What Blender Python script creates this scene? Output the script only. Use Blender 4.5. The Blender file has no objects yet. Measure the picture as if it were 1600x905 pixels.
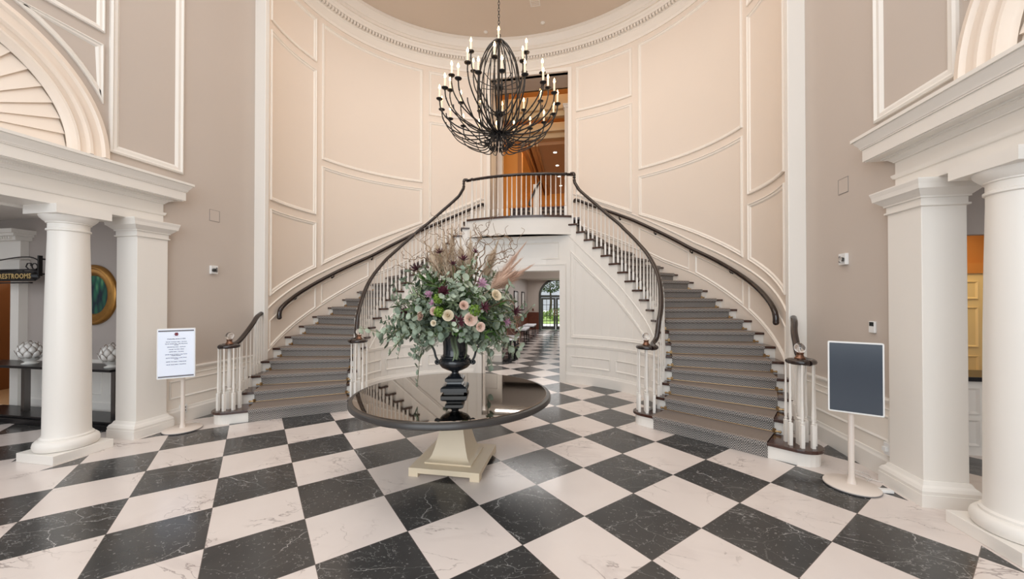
import bpy, bmesh, math, random
from mathutils import Vector, Matrix
from math import sin, cos, pi, sqrt, atan2, radians
COL = bpy.context.scene.collection
random.seed(11)

# ------------------------------------------------------------------ helpers
def V(*a): return Vector(a)
def lerp(a, b, t): return a + (b - a) * t
def interp(x, xs, ys):
    if x <= xs[0]: return ys[0] + (ys[1]-ys[0])/(xs[1]-xs[0])*(x-xs[0])
    if x >= xs[-1]: return ys[-1] + (ys[-1]-ys[-2])/(xs[-1]-xs[-2])*(x-xs[-1])
    for i in range(len(xs)-1):
        if x <= xs[i+1]:
            return lerp(ys[i], ys[i+1], (x-xs[i])/(xs[i+1]-xs[i]))
def catmull(pts, n=6):
    P = [Vector(p) for p in pts]; Q = [P[0]*2-P[1]] + P + [P[-1]*2-P[-2]]; out = []
    for i in range(1, len(Q)-2):
        for k in range(n):
            t = k/n; a, b, c, d = Q[i-1], Q[i], Q[i+1], Q[i+2]
            out.append(0.5*((2*b)+(c-a)*t+(2*a-5*b+4*c-d)*t*t+(3*b-a-3*c+d)*t**3))
    out.append(P[-1]); return out

class MB:
    def __init__(s): s.v = []; s.f = []; s.uv = None
    def add(s, vs, fs):
        n = len(s.v); s.v += [tuple(p) for p in vs]; s.f += [tuple(i+n for i in f) for f in fs]; return s
    def box(s, x0, x1, y0, y1, z0, z1):
        return s.add([(x0,y0,z0),(x1,y0,z0),(x1,y1,z0),(x0,y1,z0),(x0,y0,z1),(x1,y0,z1),(x1,y1,z1),(x0,y1,z1)],
                     [(0,3,2,1),(4,5,6,7),(0,1,5,4),(1,2,6,5),(2,3,7,6),(3,0,4,7)])
    def obox(s, c, ax, ay, hx, hy, z0, z1):
        c = Vector(c); ax = Vector(ax).normalized(); ay = Vector(ay).normalized()
        P = [c-ax*hx-ay*hy, c+ax*hx-ay*hy, c+ax*hx+ay*hy, c-ax*hx+ay*hy]
        return s.add([(p.x,p.y,z0) for p in P]+[(p.x,p.y,z1) for p in P],
                     [(0,3,2,1),(4,5,6,7),(0,1,5,4),(1,2,6,5),(2,3,7,6),(3,0,4,7)])
    def prism(s, poly, z0, z1):
        n = len(poly)
        zz0 = z0 if isinstance(z0, (list,tuple)) else [z0]*n
        zz1 = z1 if isinstance(z1, (list,tuple)) else [z1]*n
        return s.add([(p[0],p[1],zz0[i]) for i,p in enumerate(poly)]+[(p[0],p[1],zz1[i]) for i,p in enumerate(poly)],
                     [tuple(range(n))[::-1], tuple(range(n,2*n))]+[(i,(i+1)%n,n+(i+1)%n,n+i) for i in range(n)])
    def tube(s, pts, r, seg=8, cap=True, sx=1.0, sz=1.0, closed=False):
        P = [Vector(p) for p in pts]; n = len(P)
        rr = r if isinstance(r, (list,tuple)) else [r]*n
        rings = []; up = None
        for i in range(n):
            if closed: t = P[(i+1)%n]-P[(i-1)%n]
            else: t = P[min(i+1,n-1)]-P[max(i-1,0)]
            if t.length < 1e-9: t = Vector((0,0,1))
            t.normalize()
            if sx != 1 or sz != 1:
                side = t.cross(Vector((0,0,1)))
                if side.length < 1e-3: side = up if up else Vector((1,0,0))
                side.normalize(); u = side; w = side.cross(t).normalized(); up = side
            else:
                if up is None:
                    a = Vector((0,0,1)) if abs(t.z) < .9 else Vector((1,0,0)); u = t.cross(a).normalized()
                else:
                    u = (up - t*up.dot(t))
                    if u.length < 1e-6: u = t.orthogonal()
                    u.normalize()
                up = u; w = t.cross(u)
            rings.append([P[i]+u*cos(2*pi*k/seg)*rr[i]*sx+w*sin(2*pi*k/seg)*rr[i]*sz for k in range(seg)])
        vs = [p for ring in rings for p in ring]; fs = []
        for i in range(n if closed else n-1):
            for k in range(seg):
                a = i*seg+k; b = i*seg+(k+1)%seg; j = ((i+1)%n)*seg
                fs.append((a, b, j+(k+1)%seg, j+k))
        if cap and not closed:
            fs.append(tuple(range(seg))[::-1]); fs.append(tuple((n-1)*seg+k for k in range(seg)))
        return s.add(vs, fs)
    def lathe(s, prof, c=(0,0,0), seg=16, sq=False):
        vs = []; fs = []; n = len(prof)
        for r, z in prof:
            for k in range(seg):
                a = 2*pi*k/seg + (pi/seg if sq else 0); rr = r*(1.41421 if sq else 1)
                vs.append((c[0]+rr*cos(a), c[1]+rr*sin(a), c[2]+z))
        for i in range(n-1):
            for k in range(seg):
                fs.append((i*seg+k, i*seg+(k+1)%seg, (i+1)*seg+(k+1)%seg, (i+1)*seg+k))
        fs.append(tuple(range(seg))[::-1]); fs.append(tuple((n-1)*seg+k for k in range(seg)))
        return s.add(vs, fs)
    def sphere(s, c, r, seg=12, rings=8, sz=1.0):
        prof = [(max(1e-4,r*sin(pi*i/rings)), -r*sz*cos(pi*i/rings)) for i in range(rings+1)]
        return s.lathe(prof, c, seg)
    def sweep(s, path, prof, close_prof=True, caps=True):
        """path: list of (origin, n, up); prof: (d along n, h along up)"""
        m = len(prof); vs = []; fs = []
        for o, n, u in path:
            for d, h in prof: vs.append(tuple(Vector(o)+Vector(n)*d+Vector(u)*h))
        for i in range(len(path)-1):
            for k in range(m if close_prof else m-1):
                fs.append((i*m+k, i*m+(k+1)%m, (i+1)*m+(k+1)%m, (i+1)*m+k))
        if caps and close_prof:
            fs.append(tuple(range(m))[::-1]); fs.append(tuple((len(path)-1)*m+k for k in range(m)))
        return s.add(vs, fs)
    def grid(s, fn, us, vs_, skip=None):
        n = len(s.v); nu = len(us); nv = len(vs_)
        s.v += [tuple(fn(u, w)) for w in vs_ for u in us]
        for j in range(nv-1):
            for i in range(nu-1):
                if skip and skip((us[i]+us[i+1])/2, (vs_[j]+vs_[j+1])/2): continue
                s.f.append((n+j*nu+i, n+j*nu+i+1, n+(j+1)*nu+i+1, n+(j+1)*nu+i))
        return s
    def xf(s, M):
        s.v = [tuple(M @ Vector(p)) for p in s.v]; return s
    def mirror(s):
        s.v = [(-p[0],p[1],p[2]) for p in s.v]; s.f = [f[::-1] for f in s.f]; return s
    def build(s, name, mat, parent=None, smooth=None, bevel=0, recalc=True):
        me = bpy.data.meshes.new(name)
        vs = s.v
        if parent is not None:
            inv = WORLD[root_of(parent)].inverted(); vs = [tuple(inv @ Vector(p)) for p in vs]
        me.from_pydata(vs, [], s.f); me.validate(); me.update()
        if recalc or s.uv:
            bm = bmesh.new(); bm.from_mesh(me)
            if recalc: bmesh.ops.recalc_face_normals(bm, faces=bm.faces)
            if s.uv:
                L = bm.loops.layers.uv.new('UVMap')
                for f in bm.faces:
                    for l in f.loops: l[L].uv = s.uv[l.vert.index]
            bm.to_mesh(me); bm.free()
        if smooth is not None:
            me.shade_smooth()
            try: me.set_sharp_from_angle(angle=radians(smooth))
            except Exception: pass
        o = bpy.data.objects.new(name, me); COL.objects.link(o)
        me.materials.append(mat)
        if parent is not None: o.parent = parent
        if bevel:
            b = o.modifiers.new('bevel', 'BEVEL'); b.width = bevel; b.segments = 2; b.limit_method = 'ANGLE'; b.angle_limit = radians(50)
        return o
WORLD = {}
def root_of(o):
    while o.parent is not None: o = o.parent
    return o.name
def thing(name, label, cat, loc=(0,0,0), rz=0, group=None):
    o = bpy.data.objects.new(name, None); COL.objects.link(o); o.empty_display_size = .1
    o.location = loc; o.rotation_euler = (0,0,rz)
    WORLD[o.name] = Matrix.Translation(Vector(loc)) @ Matrix.Rotation(rz, 4, 'Z')
    return tag(o, label, cat, group)
def tag(o, label, cat, group=None, kind=None):
    if label: o['label'] = label
    if cat: o['category'] = cat
    if group: o['group'] = group
    if kind: o['kind'] = kind
    return o
def struct(o): o['kind'] = 'structure'; return o
def dup(o, parent=None):
    c = o.copy(); COL.objects.link(c)
    if parent is not None: c.parent = parent
    for ch in list(o.children): dup(ch, c)
    return c

# ------------------------------------------------------------------ materials
class N:
    def __init__(s, name):
        s.m = bpy.data.materials.new(name); s.m.use_nodes = True; s.t = s.m.node_tree; s.n = s.t.nodes
        s.b = s.n['Principled BSDF']
    def new(s, typ, **k):
        o = s.n.new(typ)
        for a, b in k.items(): setattr(o, a, b)
        return o
    def link(s, a, b): s.t.links.new(a, b)
    def math(s, op, a, b=None, c=None):
        o = s.n.new('ShaderNodeMath'); o.operation = op
        for i, x in enumerate((a, b, c)):
            if x is None: continue
            if hasattr(x, 'is_output'): s.link(x, o.inputs[i])
            else: o.inputs[i].default_value = x
        return o.outputs[0]
    def mix(s, f, a, b):
        o = s.n.new('ShaderNodeMix'); o.data_type = 'RGBA'
        for sock, x in ((o.inputs[0], f), (o.inputs[6], a), (o.inputs[7], b)):
            if hasattr(x, 'is_output'): s.link(x, sock)
            elif isinstance(x, (tuple, list)): sock.default_value = (*x[:3], 1)
            else: sock.default_value = x
        return o.outputs[2]
    def noise(s, vec, scale, detail=4, rough=.5, dist=0):
        o = s.n.new('ShaderNodeTexNoise'); o.inputs['Scale'].default_value = scale; o.inputs['Detail'].default_value = detail
        o.inputs['Roughness'].default_value = rough; o.inputs['Distortion'].default_value = dist
        if vec is not None: s.link(vec, o.inputs['Vector'])
        return o
    def ramp(s, f, stops):
        o = s.n.new('ShaderNodeValToRGB'); s.link(f, o.inputs[0]); e = o.color_ramp.elements
        while len(e) > 1: e.remove(e[-1])
        e[0].position = stops[0][0]; e[0].color = (*stops[0][1], 1)
        for p, c in stops[1:]:
            x = e.new(p); x.color = (*c, 1)
        return o.outputs[0]
    def pos(s): return s.n.new('ShaderNodeNewGeometry').outputs['Position']
    def bump(s, h, strength=.2, dist=.01):
        o = s.n.new('ShaderNodeBump'); o.inputs['Strength'].default_value = strength; o.inputs['Distance'].default_value = dist
        s.link(h, o.inputs['Height']); s.link(o.outputs[0], s.b.inputs['Normal'])
def srgb(r, g, b):
    f = lambda c: (c/255/12.92 if c/255 <= .04045 else ((c/255+.055)/1.055)**2.4)
    return (f(r), f(g), f(b))
def mat(name, col, rough=.5, metal=0, var=.06, scale=6, bump=0, coat=0, emit=0, spec=None, trans=0, ior=None):
    k = N(name); p = k.pos()
    nz = k.noise(p, scale, 4)
    lo = tuple(c*(1-var) for c in col); hi = tuple(min(1, c*(1+var)) for c in col)
    c = k.mix(nz.outputs[0], lo, hi); k.link(c, k.b.inputs['Base Color'])
    k.b.inputs['Roughness'].default_value = rough; k.b.inputs['Metallic'].default_value = metal
    if coat: k.b.inputs['Coat Weight'].default_value = coat
    if spec is not None: k.b.inputs['Specular IOR Level'].default_value = spec
    if trans: k.b.inputs['Transmission Weight'].default_value = trans
    if ior: k.b.inputs['IOR'].default_value = ior
    if emit:
        k.link(c, k.b.inputs['Emission Color']); k.b.inputs['Emission Strength'].default_value = emit
    if bump:
        n2 = k.noise(p, 60, 3); k.bump(n2.outputs[0], bump, .004)
    return k.m

M = {}
M['white'] = mat('white_paint', srgb(238,233,226), .35, var=.015, scale=2)
M['cream'] = mat('cream_wall_paint', srgb(239,225,211), .55, var=.03, scale=.7)
M['creamtrim'] = mat('cream_trim_paint', srgb(246,238,228), .4, var=.015, scale=2)
M['fanpaint'] = mat('peach_white_paint', srgb(240,226,212), .45, var=.02, scale=2)
M['taupe'] = mat('taupe_wall_paint', srgb(201,189,179), .6, var=.03, scale=.8)
M['sidegrey'] = mat('pale_grey_wall_paint', srgb(178,168,162), .6, var=.03, scale=.8)
M['ceil'] = mat('ceiling_paint', srgb(218,202,186), .7, var=.02, scale=.8)
M['black'] = mat('black_iron', (.012,.011,.012), .38, metal=.3, var=.3, scale=30)
M['bronze'] = mat('dark_bronze', srgb(52,42,38), .4, metal=.7, var=.3, scale=40)
M['urn'] = mat('black_urn_glaze', (.012,.014,.018), .22, var=.3, scale=12, coat=.3)
M['brass'] = mat('brass', srgb(196,164,120), .3, metal=1, var=.1, scale=30)
M['copper'] = mat('aged_bronze_fitting', srgb(132,98,80), .3, metal=.9, var=.2, scale=30)
M['goldpaint'] = mat('gold_leaf_lettering', srgb(206,176,118), .45)
M['gold'] = mat('gilt_wood', srgb(168,122,62), .33, metal=.75, var=.25, scale=14)
M['cand'] = mat('candle_sleeve', srgb(244,232,205), .5, var=.02, emit=.25)  # sleeve glows faintly: bulb light put into the material
M['flame'] = mat('flame_bulb', (1,.55,.2), .3, var=.02, emit=45)
M['pole'] = mat('beige_enamel', srgb(226,214,204), .35, var=.02)
M['screen_off'] = mat('dark_screen_glass', srgb(48,56,68), .18, var=.02, spec=.6)
M['rubber'] = mat('grey_rubber', srgb(120,118,120), .6)
M['plastic'] = mat('white_plastic', srgb(235,234,232), .4, var=.01)
M['dark'] = mat('dark_display', srgb(40,44,44), .2)
M['cable'] = mat('pale_cable', srgb(226,220,214), .5)
M['porcelain'] = mat('white_porcelain', srgb(240,238,234), .18, var=.02, coat=.4)
M['porcedge'] = mat('brown_glaze_edge', srgb(120,96,80), .3)
M['gunmetal'] = mat('black_steel', (.014,.013,.015), .3, metal=.4, var=.2)
M['steel'] = mat('brushed_steel', srgb(120,116,114), .3, metal=1)
M['amber'] = mat('amber_wall', srgb(196,128,60), .6, var=.06, scale=1)
M['amberdark'] = mat('brown_door_recess', srgb(120,72,32), .6, var=.1, scale=1.5)
M['yellow'] = mat('cream_yellow_door_paint', srgb(236,208,150), .45, var=.02)
M['orangelit'] = mat('orange_lit_plaster', srgb(214,140,62), .6, var=.12, scale=1.1, emit=.35)  # the gallery's orange light is put into the plaster colour and glow
M['warmlitcream'] = mat('warm_lit_cream', srgb(228,196,150), .5, var=.05, scale=1)  # cream surfaces with the warm lighting painted into their colour
M['warmlitceil'] = mat('warm_lit_ceiling', srgb(176,128,88), .6, var=.06, scale=1, emit=.25)  # taupe ceiling, warm light painted in as brown tint and glow
M['glow'] = mat('downlight_lens', (1,.9,.75), .4, emit=9)
M['greenframe'] = mat('grey_green_door_paint', srgb(70,72,68), .35, var=.04)
M['mahog'] = mat('mahogany_wainscot', srgb(110,56,36), .35, var=.25, scale=5)
M['cushion'] = mat('white_cushion', srgb(232,232,238), .7)
M['hedge'] = mat('hedge_leaf', srgb(132,160,70), .8, var=.6, scale=3, emit=.25)  # leaves glow: daylight put into the material
M['lawn'] = mat('lawn_grass', srgb(150,180,80), .9, var=.3, scale=3, emit=.3)  # grass glows by itself to stand in for daylight
M['paving'] = mat('pale_paving', srgb(225,225,225), .8, emit=.4)  # outdoor glare put into the paving as a glow
M['treeleaf'] = mat('tree_leaf', srgb(70,92,50), .8, var=.5, scale=2)
M['bark'] = mat('bark', srgb(90,74,60), .9)
M['pedestal'] = mat('ivory_lacquer', srgb(234,216,188), .38, var=.05, scale=4, bump=.05)
M['rim'] = mat('dark_table_rim', srgb(58,54,52), .3, var=.08)
def glassmat(name, col=(1,1,1), rough=.0, ior=1.45):
    k = N(name); k.b.inputs['Base Color'].default_value = (*col,1); k.b.inputs['Roughness'].default_value = rough
    k.b.inputs['Transmission Weight'].default_value = 1; k.b.inputs['IOR'].default_value = ior; return k.m
M['crystal'] = glassmat('crystal', (.97,.94,.92), 0, 1.5)
def panemat():
    k = N('window_pane'); tr = k.new('ShaderNodeBsdfTransparent'); gl = k.new('ShaderNodeBsdfGlossy'); gl.inputs['Roughness'].default_value = .02
    mx = k.new('ShaderNodeMixShader'); fr = k.new('ShaderNodeFresnel'); fr.inputs[0].default_value = 1.45
    k.link(fr.outputs[0], mx.inputs[0]); k.link(tr.outputs[0], mx.inputs[1]); k.link(gl.outputs[0], mx.inputs[2])
    k.link(mx.outputs[0], k.n['Material Output'].inputs[0]); return k.m
M['pane'] = panemat()
def tabletop():
    k = N('smoked_mirror_glass'); k.b.inputs['Metallic'].default_value = 1; k.b.inputs['Roughness'].default_value = .03
    n = k.noise(k.pos(), 3); c = k.mix(n.outputs[0], srgb(148,138,128), srgb(158,148,138)); k.link(c, k.b.inputs['Base Color']); return k.m
M['tabletop'] = tabletop()
def woodmat():
    k = N('dark_walnut'); p = k.pos(); mp = k.new('ShaderNodeMapping'); mp.inputs['Scale'].default_value = (3, 3, 14); k.link(p, mp.inputs[0])
    n = k.noise(mp.outputs[0], 6, 5, .6, 1.5); c = k.ramp(n.outputs[0], [(.3, srgb(34,20,17)), (.7, srgb(84,52,42))])
    k.link(c, k.b.inputs['Base Color']); k.b.inputs['Roughness'].default_value = .22; k.b.inputs['Coat Weight'].default_value = .3; return k.m
M['wood'] = woodmat()
def railmat():
    k = N('ebony_rail'); n = k.noise(k.pos(), 12, 4); c = k.ramp(n.outputs[0], [(.3, srgb(20,14,13)), (.7, srgb(48,32,28))])
    k.link(c, k.b.inputs['Base Color']); k.b.inputs['Roughness'].default_value = .18; k.b.inputs['Coat Weight'].default_value = .4; return k.m
M['rail'] = railmat()
TILE = .609; TOFFA = 0.0; TOFFB = 0.0
def floormat():
    k = N('checker_marble'); p = k.pos(); sp = k.new('ShaderNodeSeparateXYZ'); k.link(p, sp.inputs[0]); x, y = sp.outputs[0], sp.outputs[1]
    q = .70710678/TILE
    a = k.math('ADD', k.math('MULTIPLY', k.math('ADD', x, y), q), -FA); b = k.math('ADD', k.math('MULTIPLY', k.math('SUBTRACT', x, y), q), -FB)
    ia = k.math('FLOOR', a); ib = k.math('FLOOR', b); fa = k.math('SUBTRACT', a, ia); fb = k.math('SUBTRACT', b, ib)
    par = k.math('FLOORED_MODULO', k.math('ADD', ia, ib), 2.0)
    # pale border strip under the colonnades
    ax = k.math('ABSOLUTE', x); st = k.math('MULTIPLY', k.math('GREATER_THAN', ax, 4.04), k.math('LESS_THAN', ax, 4.62)); st = k.math('MULTIPLY', st, k.math('LESS_THAN', y, 4.3))
    black = k.math('MULTIPLY', par, k.math('SUBTRACT', 1.0, st))
    # grout distance
    ea = k.math('MINIMUM', fa, k.math('SUBTRACT', 1.0, fa)); eb = k.math('MINIMUM', fb, k.math('SUBTRACT', 1.0, fb)); e = k.math('MINIMUM', ea, eb)
    grout = k.math('LESS_THAN', e, .0035)
    # per-tile vector
    cb = k.new('ShaderNodeCombineXYZ'); k.link(k.math('MULTIPLY', ia, 7.31), cb.inputs[0]); k.link(k.math('MULTIPLY', ib, 3.77), cb.inputs[1]); k.link(k.math('MULTIPLY', k.math('ADD', ia, ib), 1.93), cb.inputs[2])
    va = k.new('ShaderNodeVectorMath', operation='ADD'); k.link(p, va.inputs[0]); k.link(cb.outputs[0], va.inputs[1]); tv = va.outputs[0]
    # stretch so that veins run in one direction of each tile
    mp = k.new('ShaderNodeMapping'); mp.inputs['Scale'].default_value = (1, 1.9, 1); mp.inputs['Rotation'].default_value = (0,0,.5); k.link(tv, mp.inputs[0])
    def vein(scale, dist, width, vec):
        n = k.noise(vec, scale, 6, .55, dist); d = k.math('ABSOLUTE', k.math('SUBTRACT', n.outputs[0], .5))
        return k.math('SUBTRACT', 1.0, k.math('MINIMUM', k.math('DIVIDE', d, width), 1.0))
    msk = k.noise(tv, 1.6, 2); mk = k.math('MINIMUM', k.math('MAXIMUM', k.math('MULTIPLY', k.math('SUBTRACT', msk.outputs[0], .5), 9.0), 0.0), 1.0)
    v1 = k.math('MULTIPLY', vein(1.3, .5, .008, mp.outputs[0]), mk)
    vs = vein(1.1, .7, .05, mp.outputs[0])
    mk2 = k.noise(tv, 2.7, 2); mm = k.math('MINIMUM', k.math('MAXIMUM', k.math('MULTIPLY', k.math('SUBTRACT', mk2.outputs[0], .47), 9.0), 0.0), 1.0)
    def crack(scale, width, vec, wob):
        nz = k.noise(vec, 2.2, 5, .6); wv = k.new('ShaderNodeVectorMath', operation='MULTIPLY_ADD'); k.link(nz.outputs['Color'], wv.inputs[0]); wv.inputs[1].default_value = (wob,wob,0); k.link(vec, wv.inputs[2])
        vo = k.new('ShaderNodeTexVoronoi'); vo.feature = 'DISTANCE_TO_EDGE'; vo.inputs['Scale'].default_value = scale; k.link(wv.outputs[0], vo.inputs['Vector'])
        return k.math('SUBTRACT', 1.0, k.math('MINIMUM', k.math('DIVIDE', vo.outputs['Distance'], width), 1.0))
    v2 = k.math('MULTIPLY', crack(1.15, .006, mp.outputs[0], .35), k.math('ADD', k.math('MULTIPLY', mm, .75), .16))
    v2 = k.math('MAXIMUM', v2, k.math('MULTIPLY', crack(2.3, .005, tv, .6), k.math('MULTIPLY', mk, .6)))
    v3 = k.math('MULTIPLY', vein(4.2, .15, .006, mp.outputs[0]), k.math('MULTIPLY', mm, .55))
    sp_ = k.noise(tv, 42, 2, .5); v3 = k.math('ADD', v3, k.math('MULTIPLY', k.math('GREATER_THAN', sp_.outputs[0], .665), .28))
    v1 = k.math('MAXIMUM', v1, k.math('MULTIPLY', crack(.95, .005, mp.outputs[0], .5), mk))
    cloud = k.noise(tv, 3, 5)
    w = k.mix(cloud.outputs[0], srgb(219,208,202), srgb(231,221,215)); w = k.mix(k.math('MULTIPLY', k.math('MULTIPLY', vs, mk), .28), w, srgb(184,170,166)); w = k.mix(k.math('MULTIPLY', v1, .8), w, srgb(140,126,122))
    bl = k.mix(cloud.outputs[0], srgb(44,45,46), srgb(76,75,74)); bl = k.mix(k.math('MINIMUM', k.math('ADD', v2, v3), .85), bl, srgb(182,180,178))
    c = k.mix(black, w, bl); c = k.mix(k.math('MULTIPLY', grout, k.math('SUBTRACT', 1.0, st)), c, srgb(96,88,84))
    k.link(c, k.b.inputs['Base Color'])
    k.b.inputs['Roughness'].default_value = .17; rn = k.noise(p, 9, 3); k.link(k.math('ADD', k.math('MULTIPLY', rn.outputs[0], .12), .13), k.b.inputs['Roughness'])
    return k.m
def carpetmat():
    k = N('herringbone_carpet'); uv = k.new('ShaderNodeUVMap'); sp = k.new('ShaderNodeSeparateXYZ'); k.link(uv.outputs[0], sp.inputs[0]); u, v = sp.outputs[0], sp.outputs[1]
    tri = k.math('PINGPONG', u, .035)
    ph = k.math('MULTIPLY', k.math('ADD', v, k.math('MULTIPLY', tri, 1.7)), 2*pi/.03)
    sn = k.math('ADD', k.math('MULTIPLY', k.math('SINE', ph), .5), .5)
    n = k.noise(k.pos(), 140, 3); n2 = k.noise(k.pos(), 7, 3)
    f = k.math('ADD', k.math('MULTIPLY', sn, .75), k.math('MULTIPLY', n.outputs[0], .3))
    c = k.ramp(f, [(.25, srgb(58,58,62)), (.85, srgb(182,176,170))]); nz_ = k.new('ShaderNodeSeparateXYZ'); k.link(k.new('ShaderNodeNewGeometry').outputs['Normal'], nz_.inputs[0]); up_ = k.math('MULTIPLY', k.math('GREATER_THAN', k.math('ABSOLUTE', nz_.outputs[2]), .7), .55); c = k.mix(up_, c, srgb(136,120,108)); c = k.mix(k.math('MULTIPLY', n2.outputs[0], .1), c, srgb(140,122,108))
    k.link(c, k.b.inputs['Base Color']); k.b.inputs['Roughness'].default_value = .95; k.b.inputs['Specular IOR Level'].default_value = .1
    k.bump(f, .35, .003); return k.m
M['carpet'] = carpetmat()
def leafmat(name, c1, c2, rough=.5, scale=9):
    k = N(name); oi = k.new('ShaderNodeObjectInfo'); n = k.noise(k.pos(), scale, 3)
    f = k.math('ADD', k.math('MULTIPLY', n.outputs[0], .7), k.math('MULTIPLY', oi.outputs['Random'], .4))
    c = k.ramp(f, [(.2, c1), (.85, c2)]); k.link(c, k.b.inputs['Base Color']); k.b.inputs['Roughness'].default_value = rough
    k.b.inputs['Subsurface Weight'].default_value = 0; return k.m
M['euc'] = leafmat('eucalyptus_leaf', srgb(92,110,92), srgb(186,198,176), .55)
M['green'] = leafmat('green_leaf', srgb(28,58,24), srgb(92,130,56), .4)
M['olive'] = leafmat('olive_leaf', srgb(60,76,50), srgb(132,146,112), .5)
M['lime'] = leafmat('lime_hydrangea', srgb(74,104,24), srgb(128,160,60), .6, 40)
M['burg'] = leafmat('burgundy_petal', srgb(44,18,28), srgb(112,60,72), .5, 20)
M['lilac'] = leafmat('lilac_petal', srgb(160,112,140), srgb(214,176,196), .5, 20)
M['rose'] = leafmat('blush_rose_petal', srgb(214,176,160), srgb(240,216,200), .5, 20)
M['creamrose'] = leafmat('cream_rose_petal', srgb(222,202,170), srgb(242,230,206), .5, 20)
M['pampas'] = leafmat('pampas_plume', srgb(186,160,132), srgb(226,206,182), .8, 30)
M['pink_pampas'] = leafmat('pink_pampas_plume', srgb(196,158,136), srgb(226,194,172), .8, 30)
M['twig'] = leafmat('willow_twig', srgb(96,72,54), srgb(158,130,102), .7, 20)
M['stem'] = leafmat('stem', srgb(70,84,50), srgb(110,116,74), .6, 20)
FA, FB = .033, .03
M['floor'] = floormat()

# ------------------------------------------------------------------ geometry of the hall
RI = .172                                   # stair riser
AO, BO, YO = 4.10, 3.26, 6.24               # drum wall ellipse
AI, BI, YI = 2.55, 1.69, 6.215              # inner stringer ellipse
ZL = 20*RI                                  # landing level 3.44
WX = 4.19                                   # side wall plane
TI = [-.60,-.50,-.41,-.31,-.22,-.13,-.045,.035,.12,.21,.30,.40,.49,.58,.66,.75,.83,.91,.99,1.06,1.13,1.20]
TO = [-.74,-.62,-.50,-.39,-.28,-.17,-.07,.04,.14,.25,.35,.45,.54,.64,.73,.82,.91,1.0,1.09,1.18,1.26,1.34]
KZ = [k*RI for k in range(22)]
def nose_in(t): return interp(t, TI, KZ)
def nose_out(t): return interp(t, TO, KZ)
class Ell:
    def __init__(s, a, b, yc):
        s.a, s.b, s.yc = a, b, yc; s.t = [-.8+i*.01 for i in range(int((pi+1.6)/.01)+2)]; s.s = [0]
        for i in range(1, len(s.t)):
            p, q = s.p(s.t[i-1]), s.p(s.t[i]); s.s.append(s.s[-1]+math.hypot(q[0]-p[0], q[1]-p[1]))
        s.s0 = s.S(0); s.s = [x-s.s0 for x in s.s]
    def p(s, t, d=0):
        x, y = s.a*cos(t), s.yc+s.b*sin(t); n = s.n(t); return (x+n[0]*d, y+n[1]*d)
    def n(s, t):
        nx, ny = -cos(t)/s.a, -sin(t)/s.b; l = math.hypot(nx, ny); return (nx/l, ny/l)
    def S(s, t): return interp(t, s.t, s.s)
    def T(s, x): return interp(x, s.s, s.t)
    def surf(s, x, z, d):
        t = s.T(x); p = s.p(t, d); return (p[0], p[1], z)
EO, EI = Ell(AO, BO, YO), Ell(AI, BI, YI)
def inset(loop, w):
    n = len(loop); out = []; area = sum(loop[i][0]*loop[(i+1)%n][1]-loop[(i+1)%n][0]*loop[i][1] for i in range(n)); sg = 1 if area > 0 else -1
    for i in range(n):
        p, c, q = Vector(loop[i-1]), Vector(loop[i]), Vector(loop[(i+1)%n])
        e1 = (c-p).normalized(); e2 = (q-c).normalized(); n1 = Vector((-e1.y, e1.x))*sg; n2 = Vector((-e2.y, e2.x))*sg
        m = n1+n2; m = m.normalized() if m.length > 1e-6 else n1; k = w/max(.35, m.dot(n1)); out.append((c.x+m.x*k, c.y+m.y*k))
    return out
def densify(loop, L=.12):
    out = []
    for i in range(len(loop)):
        a, b = loop[i], loop[(i+1)%len(loop)]; n = max(1, int(math.hypot(b[0]-a[0], b[1]-a[1])/L))
        out += [(lerp(a[0],b[0],k/n), lerp(a[1],b[1],k/n)) for k in range(n)]
    return out
PROF = [(0,0),(0,.022),(.014,.03),(.026,.016),(.05,.016),(.06,.008),(.07,0)]
PROF_S = [(0,0),(0,.014),(.01,.018),(.02,.01),(.032,0)]
def panel(mb, loop, surf, prof=PROF, L=.12):
    lp = densify(loop, L); rings = [[surf(x, z, d) for x, z in inset(lp, w)] for w, d in prof]; n = len(lp)
    vs = [p for r in rings for p in r]; fs = []
    for j in range(len(prof)-1):
        for i in range(n): fs.append((j*n+i, j*n+(i+1)%n, (j+1)*n+(i+1)%n, (j+1)*n+i))
    mb.add(vs, fs)
def band(mb, pts, surf, prof, close=False):
    """molding running along 2-D surface points (s,z); prof (offset perpendicular up, projection)"""
    n = len(pts); rows = []
    for i in range(n):
        p = Vector(pts[max(i-1,0)]); q = Vector(pts[min(i+1,n-1)]); e = (q-p).normalized(); nn = Vector((-e.y, e.x))
        rows.append([surf(pts[i][0]+nn.x*w, pts[i][1]+nn.y*w, d) for w, d in prof])
    m = len(prof); vs = [p for r in rows for p in r]; fs = [(i*m+k, i*m+k+1, (i+1)*m+k+1, (i+1)*m+k) for i in range(n-1) for k in range(m-1)]
    fs += [tuple(range(m)), tuple((n-1)*m+k for k in range(m))]
    mb.add(vs, fs)
def frange(a, b, step):
    n = max(1, int(round(abs(b-a)/step))); return [lerp(a, b, i/n) for i in range(n+1)]

# ---- floors
mb = MB().box(-13, 13, -4.5, 4.36, -.12, 0).box(-4.6, 4.6, 4.36, 10.3, -.12, 0).box(-4.5, 4.5, 10.3, 21.4, -.12, 0).box(4.2, 12, 4.36, 9, -.12, 0)
struct(mb.build('floor', M['floor']))

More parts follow.
